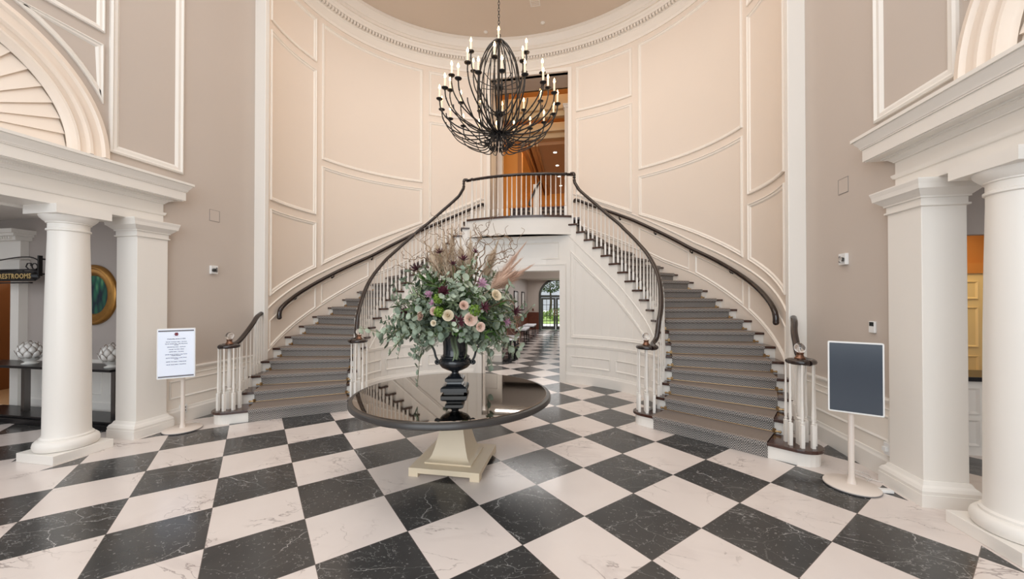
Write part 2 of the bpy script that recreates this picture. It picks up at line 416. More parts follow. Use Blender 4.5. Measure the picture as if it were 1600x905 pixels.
# ---- side walls (hall): upper wall over the colonnade with arched recess, lower wall beyond the anta
def arcpts(r, n=40, yc=2.12, zc=3.36): return [(yc+r*cos(pi*i/n), zc+r*sin(pi*i/n)) for i in range(n+1)]
for sg, side in ((-1, 'left'), (1, 'right')):
    X = lambda x: sg*x
    mb = MB()
    def bx(x0, x1, y0, y1, z0, z1): mb.box(min(X(x0),X(x1)), max(X(x0),X(x1)), y0, y1, z0, z1)
    bx(WX, WX+.25, 4.03, 5.47, 0, 9)                   # solid wall beyond the colonnade
    bx(WX, WX+.25, 3.419, 4.03, 3.1, 9)
    bx(WX, WX+.25, -4.5, .821, 3.1, 9)
    # wall with semicircular hole
    arc = arcpts(1.3)
    poly = [(3.43,3.1),(3.43,9),(.81,9),(.81,3.1),(.82,3.36)]+arc[::-1][1:-1]+[(3.42,3.36)]
    n = len(poly)
    for i in range(len(arc)-1):
        (y0,z0),(y1,z1) = arc[i],arc[i+1]
        mb.add([(X(WX),y0,z0),(X(WX),y1,z1),(X(WX),y1,9),(X(WX),y0,9),(X(WX+.25),y0,z0),(X(WX+.25),y1,z1),(X(WX+.25),y1,9),(X(WX+.25),y0,9)],
               [(0,1,2,3),(7,6,5,4),(0,4,5,1)])
    struct(mb.build('wall_'+side, M['taupe']))
    # upper wall mouldings
    mb = MB(); sf = lambda s_, z, d: (X(WX-d), s_, z)
    panel(mb, [(3.45,3.465),(4.28,3.465),(4.28,7.6),(3.45,7.6)], sf, [(0,0),(0,.025),(.02,.035),(.04,.02),(.07,.02),(.085,.01),(.1,0)], 9)
    tri = [(3.39, 3.36+sqrt(1.42**2-1.27**2))]; tri += [(3.39,4.69),(2.12+sqrt(1.42**2-1.33**2),4.69)]
    a0 = math.acos(sqrt(1.42**2-1.33**2)/1.42); a1 = math.acos(1.27/1.42)
    tri += [(2.12+1.42*cos(lerp(a0,a1,i/8)), 3.36+1.42*sin(lerp(a0,a1,i/8))) for i in range(1,8)]
    panel(mb, tri, sf, PROF, 9)
    panel(mb, [(4.24-p[0], p[1]) for p in tri][::-1], sf, PROF, 9)
    panel(mb, [(.84,4.83),(3.4,4.83),(3.4,7.6),(.84,7.6)], sf, PROF, 9)
    # wainscot of the lower wall
    prr = [(-.035,0),(-.03,.022),(0,.035),(.02,.03),(.02,0)]
    band(mb, [(4.03,.755),(5.47,.755)], sf, prr); band(mb, [(4.03,.665),(5.47,.665)], sf, [(-.012,0),(0,.014),(.012,0)])
    panel(mb, [(4.13,.35),(5.3,.35),(5.3,.6),(4.13,.6)], sf, PROF_S, 9)
    band(mb, [(4.03,.2),(5.47,.2)], sf, [(-.2,0),(-.2,.03),(-.03,.03),(-.01,.018),(.012,.012),(.02,0)])
    struct(mb.build('trim_'+('1' if sg<0 else '2'), M['white']))
    # dado field below the chair rail is painted a touch lighter
    mb = MB(); bx(WX-.004, WX, 4.03, 5.47, 0, .755); struct(mb.build('wall_dado_'+side, M['creamtrim']))
    # tall white casing strip where the hall meets the drum
    mb = MB(); bx(3.985, WX+.05, 5.455, 5.54, 0, 8.98); struct(mb.build('trim_'+('3' if sg<0 else '4'), M['white'], bevel=.008))

    # ---- arched fan lunette
    mb = MB()
    prof = [(1.31,0),(1.31,.06),(1.26,.075),(1.24,.045),(1.17,.045),(1.155,.07),(1.13,.07),(1.115,.03),(1.07,.03),(1.05,.055),(1.03,.05),(1.015,.0),(1.0,-.02),(.985,-.03)]
    rows = []
    for i in range(49):
        a = pi*i/48; rows.append([(X(WX-d), 2.12+r*cos(a), 3.36+r*sin(a)) for r, d in prof])
    m = len(prof); mb.add([p for r in rows for p in r], [(i*m+k, i*m+k+1, (i+1)*m+k+1, (i+1)*m+k) for i in range(48) for k in range(m-1)])
    lun = thing('fan_lunette', 'cream half-round sunburst fan panel above the %s colonnade beam' % side, 'wall panel', (X(WX), 2.12, 3.36))
    mb.build('arch_frame', M['fanpaint'], lun, smooth=30)
    mb = MB(); ns = 20
    for i in range(ns):
        a0, a1 = pi*i/ns, pi*(i+1)/ns; r0, r1 = .12, .985
        # each blade tilts: lower edge stands proud of the next one
        c0, s0, c1, s1 = cos(a0), sin(a0), cos(a1), sin(a1)
        P = lambda r, c, s, d: (X(WX-d), 2.12+r*c, 3.365+r*s)
        mb.add([P(r0,c0,s0,-.06),P(r1,c0,s0,-.035),P(r1,c1,s1,-.06),P(r0,c1,s1,-.075),P(r1,c1,s1,-.035),P(r0,c1,s1,-.06)],
               [(0,1,2,3),(3,2,4,5)])
    mb.add([(X(WX+.09), 2.12+1.1*cos(pi*i/24), 3.36+1.1*sin(pi*i/24)) for i in range(25)], [tuple(range(25))])
    mb.lathe([(.16,0),(.16,.03),(.12,.05),(.02,.06)], seg=24).v
    # turn the boss to face into the hall
    n0 = len(mb.v)-24*4
    for q in range(n0, len(mb.v)):
        x, y, z = mb.v[q]; mb.v[q] = (X(WX+.07-z), 2.12+x, 3.37+abs(y))
    mb.build('sunburst', M['fanpaint'], lun, smooth=20)

    # ---- entablature
    ent = thing('entablature', 'white moulded beam with deep cornice over the %s columns' % side, 'entablature', (X(WX), 4.05, 2.72))
    def run(prof, yend_add, name, mt):
        """prof: (projection from frieze, z). Frieze face at X=4.16, end at y=4.03; returns along x at the end"""
        mb = MB(); F = 4.17; E_ = 4.03
        A = [(X(F-d), -4.5, z) for d, z in prof]; B = [(X(F-d), E_+d, z) for d, z in prof]; C_ = [(X(F+.3), E_+d, z) for d, z in prof]
        if name != 'architrave': C_ = [(X(WX+.02), E_+d, z) for d, z in prof]
        m = len(prof); mb.add(A+B+C_, [(k,k+1,m+k+1,m+k) for k in range(m-1)]+[(m+k,m+k+1,2*m+k+1,2*m+k) for k in range(m-1)])
        # top and bottom closing
        mb.add([A[0],B[0],C_[0],(X(4.62),-4.5,prof[0][1]),(X(4.62),E_,prof[0][1])], [(0,1,2,4,3)])
        mb.add([A[-1],B[-1],C_[-1],(X(4.2),-4.5,prof[-1][1])], [(0,1,2,3)])
        return mb.build(name, mt, ent, smooth=25)
    run([(0,2.725),(0,2.83),(.012,2.835),(.022,2.86),(.022,2.872),(0,2.876)], 0, 'architrave', M['white'])
    run([(0,2.876),(0,2.985),(.012,2.987),(.012,2.997),(.018,3.0),(.035,3.02),(.055,3.028),(.055,3.033),(.07,3.035),(.07,3.05),(.145,3.052),(.145,3.062),(.16,3.062),(.16,3.07)], 0, 'frieze', M['white'])
    run([(.16,3.07),(.16,3.175),(.17,3.177),(.17,3.187),(.176,3.19),(.18,3.21),(.2,3.24),(.21,3.262),(.21,3.268),(.225,3.27),(.225,3.30),(0,3.345)], 0, 'cornice', M['white'])
    mb = MB(); bx(4.21, 4.62, -4.5, 4.03, 2.89, 3.2); bx(4.615, 4.66, -4.5, 4.36, 2.7, 3.2); struct(mb.build('wall_header_'+side, M['white']))

    # ---- anta pilaster
    an = thing('pilaster', 'square white pilaster at the end of the %s colonnade' % side, 'pilaster', (X(4.28), 3.87, 0))
    def sq(mb, e, z0, z1, e1=None):
        e1 = e if e1 is None else e1
        mb.add([(X(4.12-e),3.70-e,z0),(X(4.44+e),3.70-e,z0),(X(4.44+e),4.05+e,z0),(X(4.12-e),4.05+e,z0),
                (X(4.12-e1),3.70-e1,z1),(X(4.44+e1),3.70-e1,z1),(X(4.44+e1),4.05+e1,z1),(X(4.12-e1),4.05+e1,z1)],
               [(0,3,2,1),(4,5,6,7),(0,1,5,4),(1,2,6,5),(2,3,7,6),(3,0,4,7)])
    mb = MB(); sq(mb, .055, 0, .1); sq(mb, .05, .1, .105)
    for a, b, z0, z1 in ((.05,.052,.105,.13),(.052,.04,.13,.155),(.04,.022,.155,.17),(.022,.008,.17,.2)): sq(mb, a, z0, z1, b)
    mb.build('base', M['white'], an, smooth=30)
    mb = MB(); sq(mb, 0, .19, 2.53); mb.build('shaft', M['white'], an, bevel=.004)
    mb = MB()
    for a, b, z0, z1 in ((0,.018,2.5,2.508),(.018,.018,2.508,2.522),(.006,.006,2.522,2.575),(.02,.02,2.575,2.59),(.022,.07,2.59,2.64),(.075,.08,2.64,2.68),(.08,.09,2.68,2.715),(.09,.09,2.715,2.725)): sq(mb, a, z0, z1, b)
    mb.build('capital', M['white'], an, smooth=30)

    # ---- round column
    cy = 3.19
    for idx, cy in enumerate((3.19, 1.03)):
        if idx and sg > 0: lab = 'round white column nearest the camera on the right'
        cl = thing('column', 'round tapering white column standing before the %s pilaster' % side if idx == 0 else 'round tapering white column at the near end of the %s colonnade' % side, 'column', (X(4.32), cy, 0), group='columns of the side colonnades')
        c = (X(4.32), cy, 0)
        MB().box(c[0]-.255, c[0]+.255, cy-.255, cy+.255, 0, .095).build('plinth', M['white'], cl, bevel=.004)
        pr = [(.2,.095),(.235,.1),(.248,.125),(.25,.15),(.243,.18),(.225,.2),(.205,.205),(.205,.222),(.19,.235)]
        MB().lathe(pr, c, 40).build('base_torus', M['white'], cl, smooth=40)
        MB().lathe([(.19,.23),(.183,.26),(.181,.5),(.179,.9),(.174,1.5),(.166,2.0),(.157,2.4),(.157,2.47)], c, 48).build('shaft', M['white'], cl, smooth=40)
        cp = MB().lathe([(.157,2.46),(.17,2.468),(.17,2.485),(.158,2.492),(.158,2.545),(.172,2.55),(.172,2.56),(.19,2.575),(.215,2.605),(.222,2.625),(.222,2.63)], c, 40)
        cp.box(c[0]-.235, c[0]+.235, cy-.235, cy+.235, 2.63, 2.725); cp.build('capital', M['white'], cl, smooth=35)

# ---- drum wall
ths = frange(-.22, pi+.22, .03)
XO = 1.0
tl, tr = math.acos(-XO/AO), math.acos(XO/AO)
tl2, tr2 = math.acos(-1.9/AO), math.acos(1.9/AO)
tt = sorted(set([round(t, 5) for t in ths if not (abs(t-tl) < .012 or abs(t-tr) < .012)]+[tl, tr, tl2, tr2]))
mb = MB(); zs = [0, 2.6, ZL, 7.44, 8.4]
fn = lambda t, z: (*EO.p(t), z)
mb.grid(fn, tt, zs, lambda u, z: (tr < u < tl and ZL < z < 7.44) or (tr2 < u < tl2 and z < 2.6))
struct(mb.build('wall_back', M['cream'], smooth=50, recalc=False))
# skin outside of the drum so it has thickness
mb = MB(); mb.grid(lambda t, z: (*EO.p(t, -.12), z), tt, zs, lambda u, z: (tr < u < tl and z < 7.44) or (tr2 < u < tl2 and z < 2.6)); struct(mb.build('wall_outer_shell', M['sidegrey'], smooth=50))

# ---- drum crown, ceiling
S0, S1 = EO.S(-.222), EO.S(pi+.222)
mb = MB()
crown = [(7.62,0),(7.62,.02),(7.68,.03),(7.70,.02),(7.84,.02),(7.86,.035),(7.875,.035),(7.885,.05),(7.945,.05),(7.945,.12),(7.96,.125),(8.0,.13),(8.02,.15),(8.06,.16),(8.06,.2),(8.13,.2),(8.13,.215),(8.15,.22),(8.2,.24),(8.25,.28),(8.28,.29),(8.28,.3),(8.35,.3)]
rows = [[(*EO.p(t, d), z) for z, d in crown] for t in frange(-.222, pi+.222, .025)]
m = len(crown); mb.add([p for r in rows for p in r], [(i*m+k, i*m+k+1, (i+1)*m+k+1, (i+1)*m+k) for i in range(len(rows)-1) for k in range(m-1)])
struct(mb.build('trim_5', M['creamtrim'], smooth=25))
mb = MB(); s = S0
while s < S1:
    t = EO.T(s); p = EO.p(t, .085); q = EO.n(t); mb.obox((p[0],p[1],0), (-q[1],q[0],0), (q[0],q[1],0), .021, .03, 7.885, 7.94); s += .075
struct(mb.build('trim_6', M['creamtrim']))
mb = MB(); ring = [(*EO.p(t, .2), 8.35) for t in frange(-.26, pi+.26, .03)]; mb.add(ring, [tuple(range(len(ring)))])
mb.box(-4.4, 4.4, 4.9, 5.6, 8.35, 8.5)
struct(mb.build('ceiling', M['ceil']))
mb = MB().box(-4.5, 4.5, -4.5, 5.5, 9, 9.15); struct(mb.build('ceiling_hall', M['ceil']))
mb = MB().box(-4.2, 4.2, 5.3, 5.45, 8.36, 9.0); struct(mb.build('wall_header', M['taupe']))

# ---- drum wall panels
mb = MB(); T = EO.S
def flip(loop): return [(T(pi-EO.T(s_)), z) for s_, z in loop][::-1]
SK = lambda t: interp(t, [-.213,.2,.545,.72,.9,1.3], [.82,1.58,2.24,2.5,2.86,3.6])
ZR = lambda t: interp(t, [-.2,-.12,0,.26,.54,.70,.917,1.275], [1.46,1.60,1.81,2.24,2.72,3.06,3.52,4.18])
B2 = lambda t: interp(t, [-.26,.165,.2,.555,.89,1.3], [1.68,2.37,2.42,3.06,3.63,4.36])
def both(loop, prof=PROF):
    panel(mb, loop, EO.surf, prof); panel(mb, flip(loop), EO.surf, prof)
def slopetop(t0, t1, f, ztop):
    ts = frange(t0, t1, .05); return [(T(t), f(t)) for t in ts]+[(T(t1), ztop), (T(t0), ztop)]
def slopeboth(t0, t1, f, g):
    ts = frange(t0, t1, .05); return [(T(t), f(t)) for t in ts]+[(T(t), g(t)) for t in ts[::-1]]
a0, a1, b0, b1, c0, c1 = -.2, .165, .205, .885, .925, 1.275
for lp in (slopetop(a0,a1,B2,3.3), [(T(a0),3.45),(T(a1),3.45),(T(a1),6.44),(T(a0),6.44)], [(T(a0),6.6),(T(a1),6.6),(T(a1),7.5),(T(a0),7.5)],
           slopetop(b0,b1,B2,4.5), [(T(b0),4.64),(T(b1),4.64),(T(b1),7.5),(T(b0),7.5)],
           slopetop(c0,c1,B2,6.22), [(T(c0),6.38),(T(c1),6.38),(T(c1),7.5),(T(c0),7.5)]):
    both(lp)
dt = lambda t: ZR(t)-.11; db = lambda t: SK(t)+.035
for u0, u1 in ((a0,.165),(.205,.53),(.57,.885),(.925,1.24)): both(slopeboth(u0+.0, u1, db, dt), PROF_S)
for f, pr in ((lambda t: SK(t), [(-.012,0),(-.005,.014),(.008,.014),(.015,0)]), (lambda t: ZR(t)+.13, [(-.02,0),(-.012,.014),(.005,.02),(.018,0)])):
    pts = [(T(t), f(t)) for t in frange(-.22, 1.29, .04)]; band(mb, pts, EO.surf, pr)
    band(mb, [(T(pi-EO.T(s_)), z) for s_, z in pts][::-1], EO.surf, pr)
# casing of the upper opening
for sgn in (1, -1):
    mb.box(min(sgn*1.0, sgn*1.09), max(sgn*1.0, sgn*1.09), YO+BO*sin(tr)-.045, YO+BO*sin(tr)+.06, ZL, 7.53)
mb.box(-1.0, 1.0, YO+BO*sin(tr)-.045, YO+BO*sin(tr)+.12, 7.44, 7.53)
struct(mb.build('trim_7', M['creamtrim'], smooth=30))

# ---- lower wall under the landing (curved) with doorway
tdr, tdl = math.acos(.87/AI), math.acos(-.80/AI)
mb = MB(); us = sorted(frange(1.1, pi-1.1, .03)+[tdr, tdl]); mb.grid(lambda t, z: (*EI.p(t), z), us, [0, 2.32, 3.06], lambda u, z: tdr < u < tdl and z < 2.32)
struct(mb.build('wall_front', M['white'], smooth=50))
mb = MB(); TI_ = EI.S
def flipi(loop): return [(TI_(pi-EI.T(s_)), z) for s_, z in loop][::-1]
def bothi(loop, prof=PROF): panel(mb, loop, EI.surf, prof); panel(mb, flipi(loop), EI.surf, prof)
ts = frange(.28, 1.125, .05)
bothi([(TI_(.28), .93)]+[(TI_(t), .93) for t in frange(.33, 1.125, .08)]+[(TI_(t), max(nose_in(t)-.70, .95)) for t in ts[::-1]][:-1], PROF)
bothi([(TI_(.755),.335),(TI_(1.125),.335),(TI_(1.125),.56),(TI_(.755),.56)], PROF_S)
bothi([(TI_(.29),.335),(TI_(.70),.335),(TI_(.70),.56),(TI_(.29),.56)], PROF_S)
bothi([(TI_(-.2),.335),(TI_(.23),.335),(TI_(.23),.56),(TI_(-.2),.56)], PROF_S)
def bandi(f, t0, t1, pr):
    pts = [(TI_(t), f(t)) for t in frange(t0, t1, .04)]; band(mb, pts, EI.surf, pr)
    band(mb, [(TI_(pi-EI.T(s_)), z) for s_, z in pts][::-1], EI.surf, pr)
bandi(lambda t: .77, -.4, tdr-.045, [(-.03,0),(-.025,.014),(-.005,.02),(.02,.026),(.03,0)])
bandi(lambda t: .205, -.55, tdr-.045, [(-.205,0),(-.205,.025),(-.03,.025),(-.012,.014),(.012,.01),(.02,0)])
bandi(lambda t: nose_in(t)-.43, .05, 1.155, [(-.02,0),(-.012,.012),(.004,.016),(.014,0)])
# panel over the door
panel(mb, [(TI_(tdl-.02),2.56),(TI_(tdr-.0),2.56),(TI_(tdr-.0),2.92),(TI_(tdl-.02),2.92)][::-1], EI.surf, PROF_S)
struct(mb.build('trim_8', M['white'], smooth=30))
# door casing
mb = MB()
def casing(x0, x1, z0, z1, d=.035):
    for xa in frange(x0, x1, .1)[:-1]:
        xb = xa+(x1-x0)/len(frange(x0, x1, .1)[:-1])
        ya, yb = EI.p(math.acos(xa/AI))[1], EI.p(math.acos(xb/AI))[1]
        mb.prism([(xa,ya-d),(xb,yb-d),(xb,yb+.03),(xa,ya+.03)], z0, z1)
casing(.87,.985,0,2.44); casing(-.915,-.80,0,2.44); casing(-.80,.87,2.32,2.44)
casing(.97,.995,0,2.46,.05); casing(-.925,-.90,0,2.46,.05); casing(-.9,.97,2.435,2.46,.05)
mb.box(.87, 1.0, 7.8, 8.1, 0, 2.32); mb.box(-.93, -.80, 7.8, 8.1, 0, 2.32); mb.box(-.93, 1.0, 7.86, 8.1, 2.32, 2.6)
struct(mb.build('door_1', M['white']))
# landing body: convex fascia
def fy(x): return 7.74-.2*(1-(x/1.12)**2)
xs = frange(-1.12, 1.12, .14)
mb = MB(); mb.prism([(x, fy(x)) for x in xs]+[(1.12,8.05),(-1.12,8.05)], 3.05, 3.40)
mb.prism([(x, fy(x)-.006) for x in xs]+[(1.12,7.8),(-1.12,7.8)], 3.05, 3.07)
struct(mb.build('trim_9', M['white'], smooth=40))
mb = MB(); mb.prism([(x, fy(x)-.03) for x in xs]+[(1.12,8.2),(-1.12,8.2)], 3.4, 3.44)
arcb = [EO.p(t, .02) for t in frange(1.24, pi-1.24, .1)]
mb.prism([(-1.3,7.9),(1.3,7.9)]+arcb, 3.39, 3.438)
mb.box(-3, 3, 9.3, 17.5, 3.3, 3.436)
struct(mb.build('floor_upper', M['wood']))
# ------------------------------------------------------------------ staircases
def rail_in(t): return nose_in(t)+interp(t, [-.4,0,.2,.4,.6,.8,1.2], [.86,.86,.81,.78,.75,.72,.71])
def hull(pts):
    pts = sorted(set((round(p[0],4), round(p[1],4)) for p in pts)); 
    def half(ps):
        h = []
        for p in ps:
            while len(h) > 1 and (h[-1][0]-h[-2][0])*(p[1]-h[-2][1])-(h[-1][1]-h[-2][1])*(p[0]-h[-2][0]) <= 0: h.pop()
            h.append(p)
        return h[:-1]
    return half(pts)+half(pts[::-1])
def circ(c, r, n=20): return [(c[0]+r*cos(2*pi*i/n), c[1]+r*sin(2*pi*i/n)) for i in range(n)]
CIN, COUT = (2.19, 5.42), (3.60, 4.47)          # centres of the two volutes on the bottom step
def stepline(k): return Vector(EI.p(TI[k])), Vector(EO.p(TO[k]))
def baluster(mb, x, y, z0, z1, block=.17, w=.0165):
    mb.box(x-w, x+w, y-w, y+w, z0, z0+block)
    L = z1-(z0+block); b = z0+block
    mb.lathe([(w*.95,0),(w*.55,.008),(w*1.0,.018),(w*.6,.03),(w*.85,.05),(w*.98,.075),(w*.9,.12),(w*.72,.2),(w*.6,L*.6),(w*.5,L)], (x,y,b), 8)
for sg, side, other in ((1, 'right', 'left'), (-1, 'left', 'right')):
    def fin(mb): return mb if sg > 0 else mb.mirror()
    root = thing('curved_staircase', 'curved flight of dark treads with white risers and black rail rising on the %s' % side, 'staircase', (sg*3.0, 4.8, 0), group=None)
    # steps
    for k in range(1, 20):
        i0, o0 = stepline(k); i1, o1 = stepline(k+1); z = k*RI
        d0 = Vector((-(o0-i0).y, (o0-i0).x)).normalized()
        if (i1-i0).dot(d0) < 0: d0 = -d0
        r = (o0-i0).normalized()
        if k == 1:
            poly = hull(circ(CIN, .175)+circ(COUT, .20)+[tuple(i1+d0*.03), tuple(o1+d0*.03)])
            body = hull(circ(CIN, .145)+circ(COUT, .17)+[tuple(i1+d0*.03), tuple(o1+d0*.03)])
        else:
            tm = (TI[k]+TI[k+1])/2
            ip = [Vector(EI.p(lerp(TI[k], TI[k+1], q), .035)) for q in (0,.5,1)]
            # inner end overhangs the curved stringer towards the hall centre
            op = [o1, o0] if k > 3 else [o1+(o1-i1).normalized()*.03, o0+r*.03]
            poly = [tuple(ip[0]), tuple(ip[1]), tuple(ip[2]+d0*.03), tuple(op[0]+d0*.03), tuple(op[1])]
            bi = [Vector(EI.p(lerp(TI[k], TI[k+1], q))) for q in (0,.5,1)]
            body = [tuple(bi[0]+d0*.035), tuple(bi[1]), tuple(bi[2]+d0*.035), tuple(o1+d0*.035), tuple(o0+d0*.035)]
        t = fin(MB().prism(poly, z-.036, z)).build('tread', M['wood'], root, bevel=.007)
        zb = 0
        b = fin(MB().prism(body, zb, z-.036)).build('riser', M['white'], root)
    # rounded base skirt of the bottom step
    # brass rod brackets beside the carpet, on the lower steps
    for k in range(2, 13):
        i0, o0 = stepline(k); r = (o0-i0).normalized(); d0 = Vector((-(r.y), r.x)); 
        if (stepline(k+1)[0]-i0).dot(d0) < 0: d0 = -d0
        mb = MB(); L = (o0-i0).length
        for tpos in (.085, .905):
            p = i0+(o0-i0)*tpos; q = p+d0*.012; e = -r if tpos < .5 else r
            zc = (k-1)*RI+.03
            mb.tube([(q.x, q.y, zc), (q.x+e.x*.05, q.y+e.y*.05, zc)], .011, 8); mb.sphere((q.x+e.x*.055, q.y+e.y*.055, zc), .016, 8, 6)
            mb.box(q.x-.014, q.x+.014, q.y-.014, q.y+.014, zc-.02, zc+.03)
        p, q = i0+(o0-i0)*.085+d0*.012, i0+(o0-i0)*.905+d0*.012
        mb.tube([(p.x, p.y, (k-1)*RI+.022), (q.x, q.y, (k-1)*RI+.022)], .0035, 6)
        fin(mb).build('carpet_rod', M['brass'], root, smooth=50)
    # inner handrail
    pts = []
    for t in frange(1.125, -.30, .06): pts.append((*EI.p(t, .02), rail_in(t)))
    zz = pts[-1][2]
    top = [(1.10, 7.72, 4.30), (1.16, 7.70, 4.298), (1.175, 7.69, 4.25), (1.175, 7.69, 4.17), (1.185, 7.685, 4.10)]
    tail = [(*EI.p(-.36, .02), 1.17), (*EI.p(-.43, .03), 1.085), (2.305, 5.36, 1.06), (2.24, 5.30, 1.055)]
    rail = catmull([V(*p) for p in (pts+tail)], 3)
    rmb = MB(); rmb.tube(catmull([V(*p) for p in top], 3)+rail[4:], .037, 10, sx=1.0, sz=.85)
    sp = [(CIN[0]+(.125-.05*i/20)*cos(-1.2-i*.30), CIN[1]+(.125-.05*i/20)*sin(-1.2-i*.30), 1.055) for i in range(21)]
    rmb.tube(sp, .031, 10, sx=1, sz=.85); rmb.lathe([(.10,1.03),(.11,1.045),(.11,1.07),(.1,1.082)], (CIN[0],CIN[1],0), 20)
    fin(rmb).build('handrail', M['rail'], root, smooth=60)
    # inner balusters : two to each tread
    for k in range(2, 20):
        for q, bl in ((.22,.15),(.72,.22)):
            t = lerp(TI[k], TI[k+1], q); x, y = EI.p(t, -.02)
            top_ = rail_in(t)-.015 if t > -.3 else 1.04+max(0, (t+.43))*1.1
            mb = MB(); baluster(mb, x, y, k*RI, top_, bl); fin(mb).build('baluster', M['white'], root, smooth=40)
    def ring(c, r, angs):
        for a in angs:
            x, y = c[0]+r*cos(a), c[1]+r*sin(a); mb = MB(); baluster(mb, x, y, RI, 1.035, .24); fin(mb).build('baluster', M['white'], root, smooth=40)
        x, y = c
        mb = MB(); mb.box(x-.03, x+.03, y-.03, y+.03, RI, RI+.25)
        mb.lathe([(.03,.0),(.02,.01),(.033,.03),(.02,.05),(.03,.09),(.028,.2),(.02,.6),(.024,.62),(.02,.64),(.02,.66)], (x,y,RI+.25-.005), 14)
        fin(mb).build('newel_post', M['white'], root, smooth=40)
        mb = MB().lathe([(.05,0),(.052,.012),(.038,.025),(.03,.05),(.036,.06),(.036,.07),(.02,.075)], (x,y,1.08), 16); b = fin(mb).build('finial_base', M['copper'], root, smooth=40)
        mb = MB().sphere((x,y,1.08+.075+.045), .052, 20, 14); fin(mb).build('finial', M['crystal'], root, smooth=80)
    ring(CIN, .115, [radians(a) for a in (-150,-95,-40,15,160)])
    ring(COUT, .125, [radians(a) for a in (-160,-110,-60,-10,40,150)])
    # outer rail from the volute up to the casing strip
    mb = MB(); c = COUT
    outer = [(c[0]+.02, c[1]-.115, 1.055), (c[0]+.115, c[1]-.02, 1.055), (c[0]+.10, c[1]+.10, 1.06), (3.72, 4.72, 1.085), (3.80, 4.93, 1.20), (3.88, 5.13, 1.33), (3.97, 5.30, 1.43), (4.03, 5.44, 1.48)]
    sp = [(c[0]+(.118-.05*i/20)*cos(-1.4-i*.30), c[1]+(.118-.05*i/20)*sin(-1.4-i*.30), 1.055) for i in range(21)]
    OUT = catmull(outer, 6); mb.tube(OUT, .037, 10, sx=1, sz=.85); mb.tube(sp, .031, 10, sx=1, sz=.85); mb.lathe([(.10,1.03),(.11,1.045),(.11,1.07),(.1,1.082)], (c[0],c[1],0), 20)
    fin(mb).build('outer_handrail', M['rail'], root, smooth=60)
    def railz(x, y):
        return min(OUT, key=lambda p: (p.x-x)**2+(p.y-y)**2).z
    ob = [(3.70,4.66,1),(3.745,4.78,2),(3.79,4.90,2),(3.83,5.01,2),(3.87,5.11,3),(3.905,5.2,3),(3.94,5.28,3),(3.975,5.36,3)]
    for x, y, k in ob:
        mb = MB(); baluster(mb, x-.03, y, k*RI, railz(x,y)-.02, .15 if k > 1 else .24); fin(mb).build('baluster', M['white'], root, smooth=40)

    # carpet runner : a thing lying on the flight
    runner = thing('stair_runner', 'grey herringbone carpet runner laid up the %s curved stairs' % side, 'carpet', (sg*3.0, 4.8, 0))
    pts = []; vv = 0; rows = []
    def row(k, s, z):
        i0, o0 = stepline(k); r = (o0-i0).normalized(); d = Vector((-r.y, r.x))
        if (stepline(k+1 if k < 20 else k)[0]-i0).dot(d) < 0: d = -d
        if k == 20 and (i0-stepline(19)[0]).dot(d) < 0: d = -d
        if k == 1:
            A0, B0 = Vector(CIN), Vector(COUT); e = (B0-A0).normalized(); nf = Vector((e.y, -e.x)); A0 = A0+nf*.175; B0 = B0+nf*.2
            if nf.y > 0: nf = -nf; A0 = Vector(CIN)+nf*.175; B0 = Vector(COUT)+nf*.2
            a = A0.lerp(B0, .10); b = A0.lerp(B0, .845); d = -nf
        else:
            a = i0+(o0-i0)*.085; b = i0+(o0-i0)*.905
        return (a+d*s, b+d*s, z)
    rows = [row(1, .022, .002), row(1, .022, RI-.045), row(1, -.012, RI-.036), row(1, -.013, RI+.002), row(1, .0, RI+.012)]
    for k in range(2, 21):
        z = k*RI; rows += [row(k, .02, z-RI+.012), row(k, .02, z-.045), row(k, -.012, z-.036), row(k, -.013, z+.002), row(k, .0, z+.012)]
    rows.append((rows[-1][0]+Vector((-.1,.35)), rows[-1][1]+Vector((-.2,.3)), rows[-1][2]))
    mb = MB(); mb.uv = []; NU = 8; vlen = 0
    for j, (a, b, z) in enumerate(rows):
        if j: pm = (rows[j-1][0]+rows[j-1][1])/2; cm = (a+b)/2; vlen += sqrt((cm-pm).length**2+(z-rows[j-1][2])**2)
        W = (b-a).length
        for i in range(NU+1):
            p = a+(b-a)*i/NU; mb.v.append((p.x, p.y, z)); mb.uv.append(((i/NU-.5)*W+5, vlen))
    for j in range(len(rows)-1):
        for i in range(NU): mb.f.append((j*(NU+1)+i, j*(NU+1)+i+1, (j+1)*(NU+1)+i+1, (j+1)*(NU+1)+i))
    fin(mb); o = mb.build('carpet', M['carpet'], runner)
    sol = o.modifiers.new('thick', 'SOLIDIFY'); sol.thickness = .009; sol.offset = 0

    # wall handrail along the drum
    wr = thing('wall_handrail', 'dark curved handrail fixed to the drum wall above the %s stairs' % side, 'handrail', (sg*4.0, 5.6, 1.4))
    pts = [(*EO.p(t, .085), ZR(t)) for t in frange(-.10, 1.26, .05)]
    st = pts[0]; e0 = EO.p(-.14, .085); e1 = EO.p(-.15, .08)
    pts = [(e1[0], e1[1], st[2]-.24), (e1[0], e1[1], st[2]-.17), (e0[0], e0[1], st[2]-.09)]+pts+[(*EO.p(1.275,.07), ZR(1.26)+.02), (*EO.p(1.285,.01), ZR(1.26))]
    fin(MB().tube(catmull(pts, 3), .038, 10).sphere(pts[0], .04, 10, 8)).build('rail', M['rail'], wr, smooth=60)
    for t in (.0, .28, .55, .78, 1.0, 1.2):
        a = EO.p(t, .0); b = EO.p(t, .085); z = ZR(t)
        fin(MB().tube(catmull([(a[0],a[1],z-.09),(lerp(a[0],b[0],.6),lerp(a[1],b[1],.6),z-.085),(b[0],b[1],z-.02)], 3), .01, 8).sphere((a[0],a[1],z-.09), .022, 10, 6)).build('bracket', M['black'], wr, smooth=60)

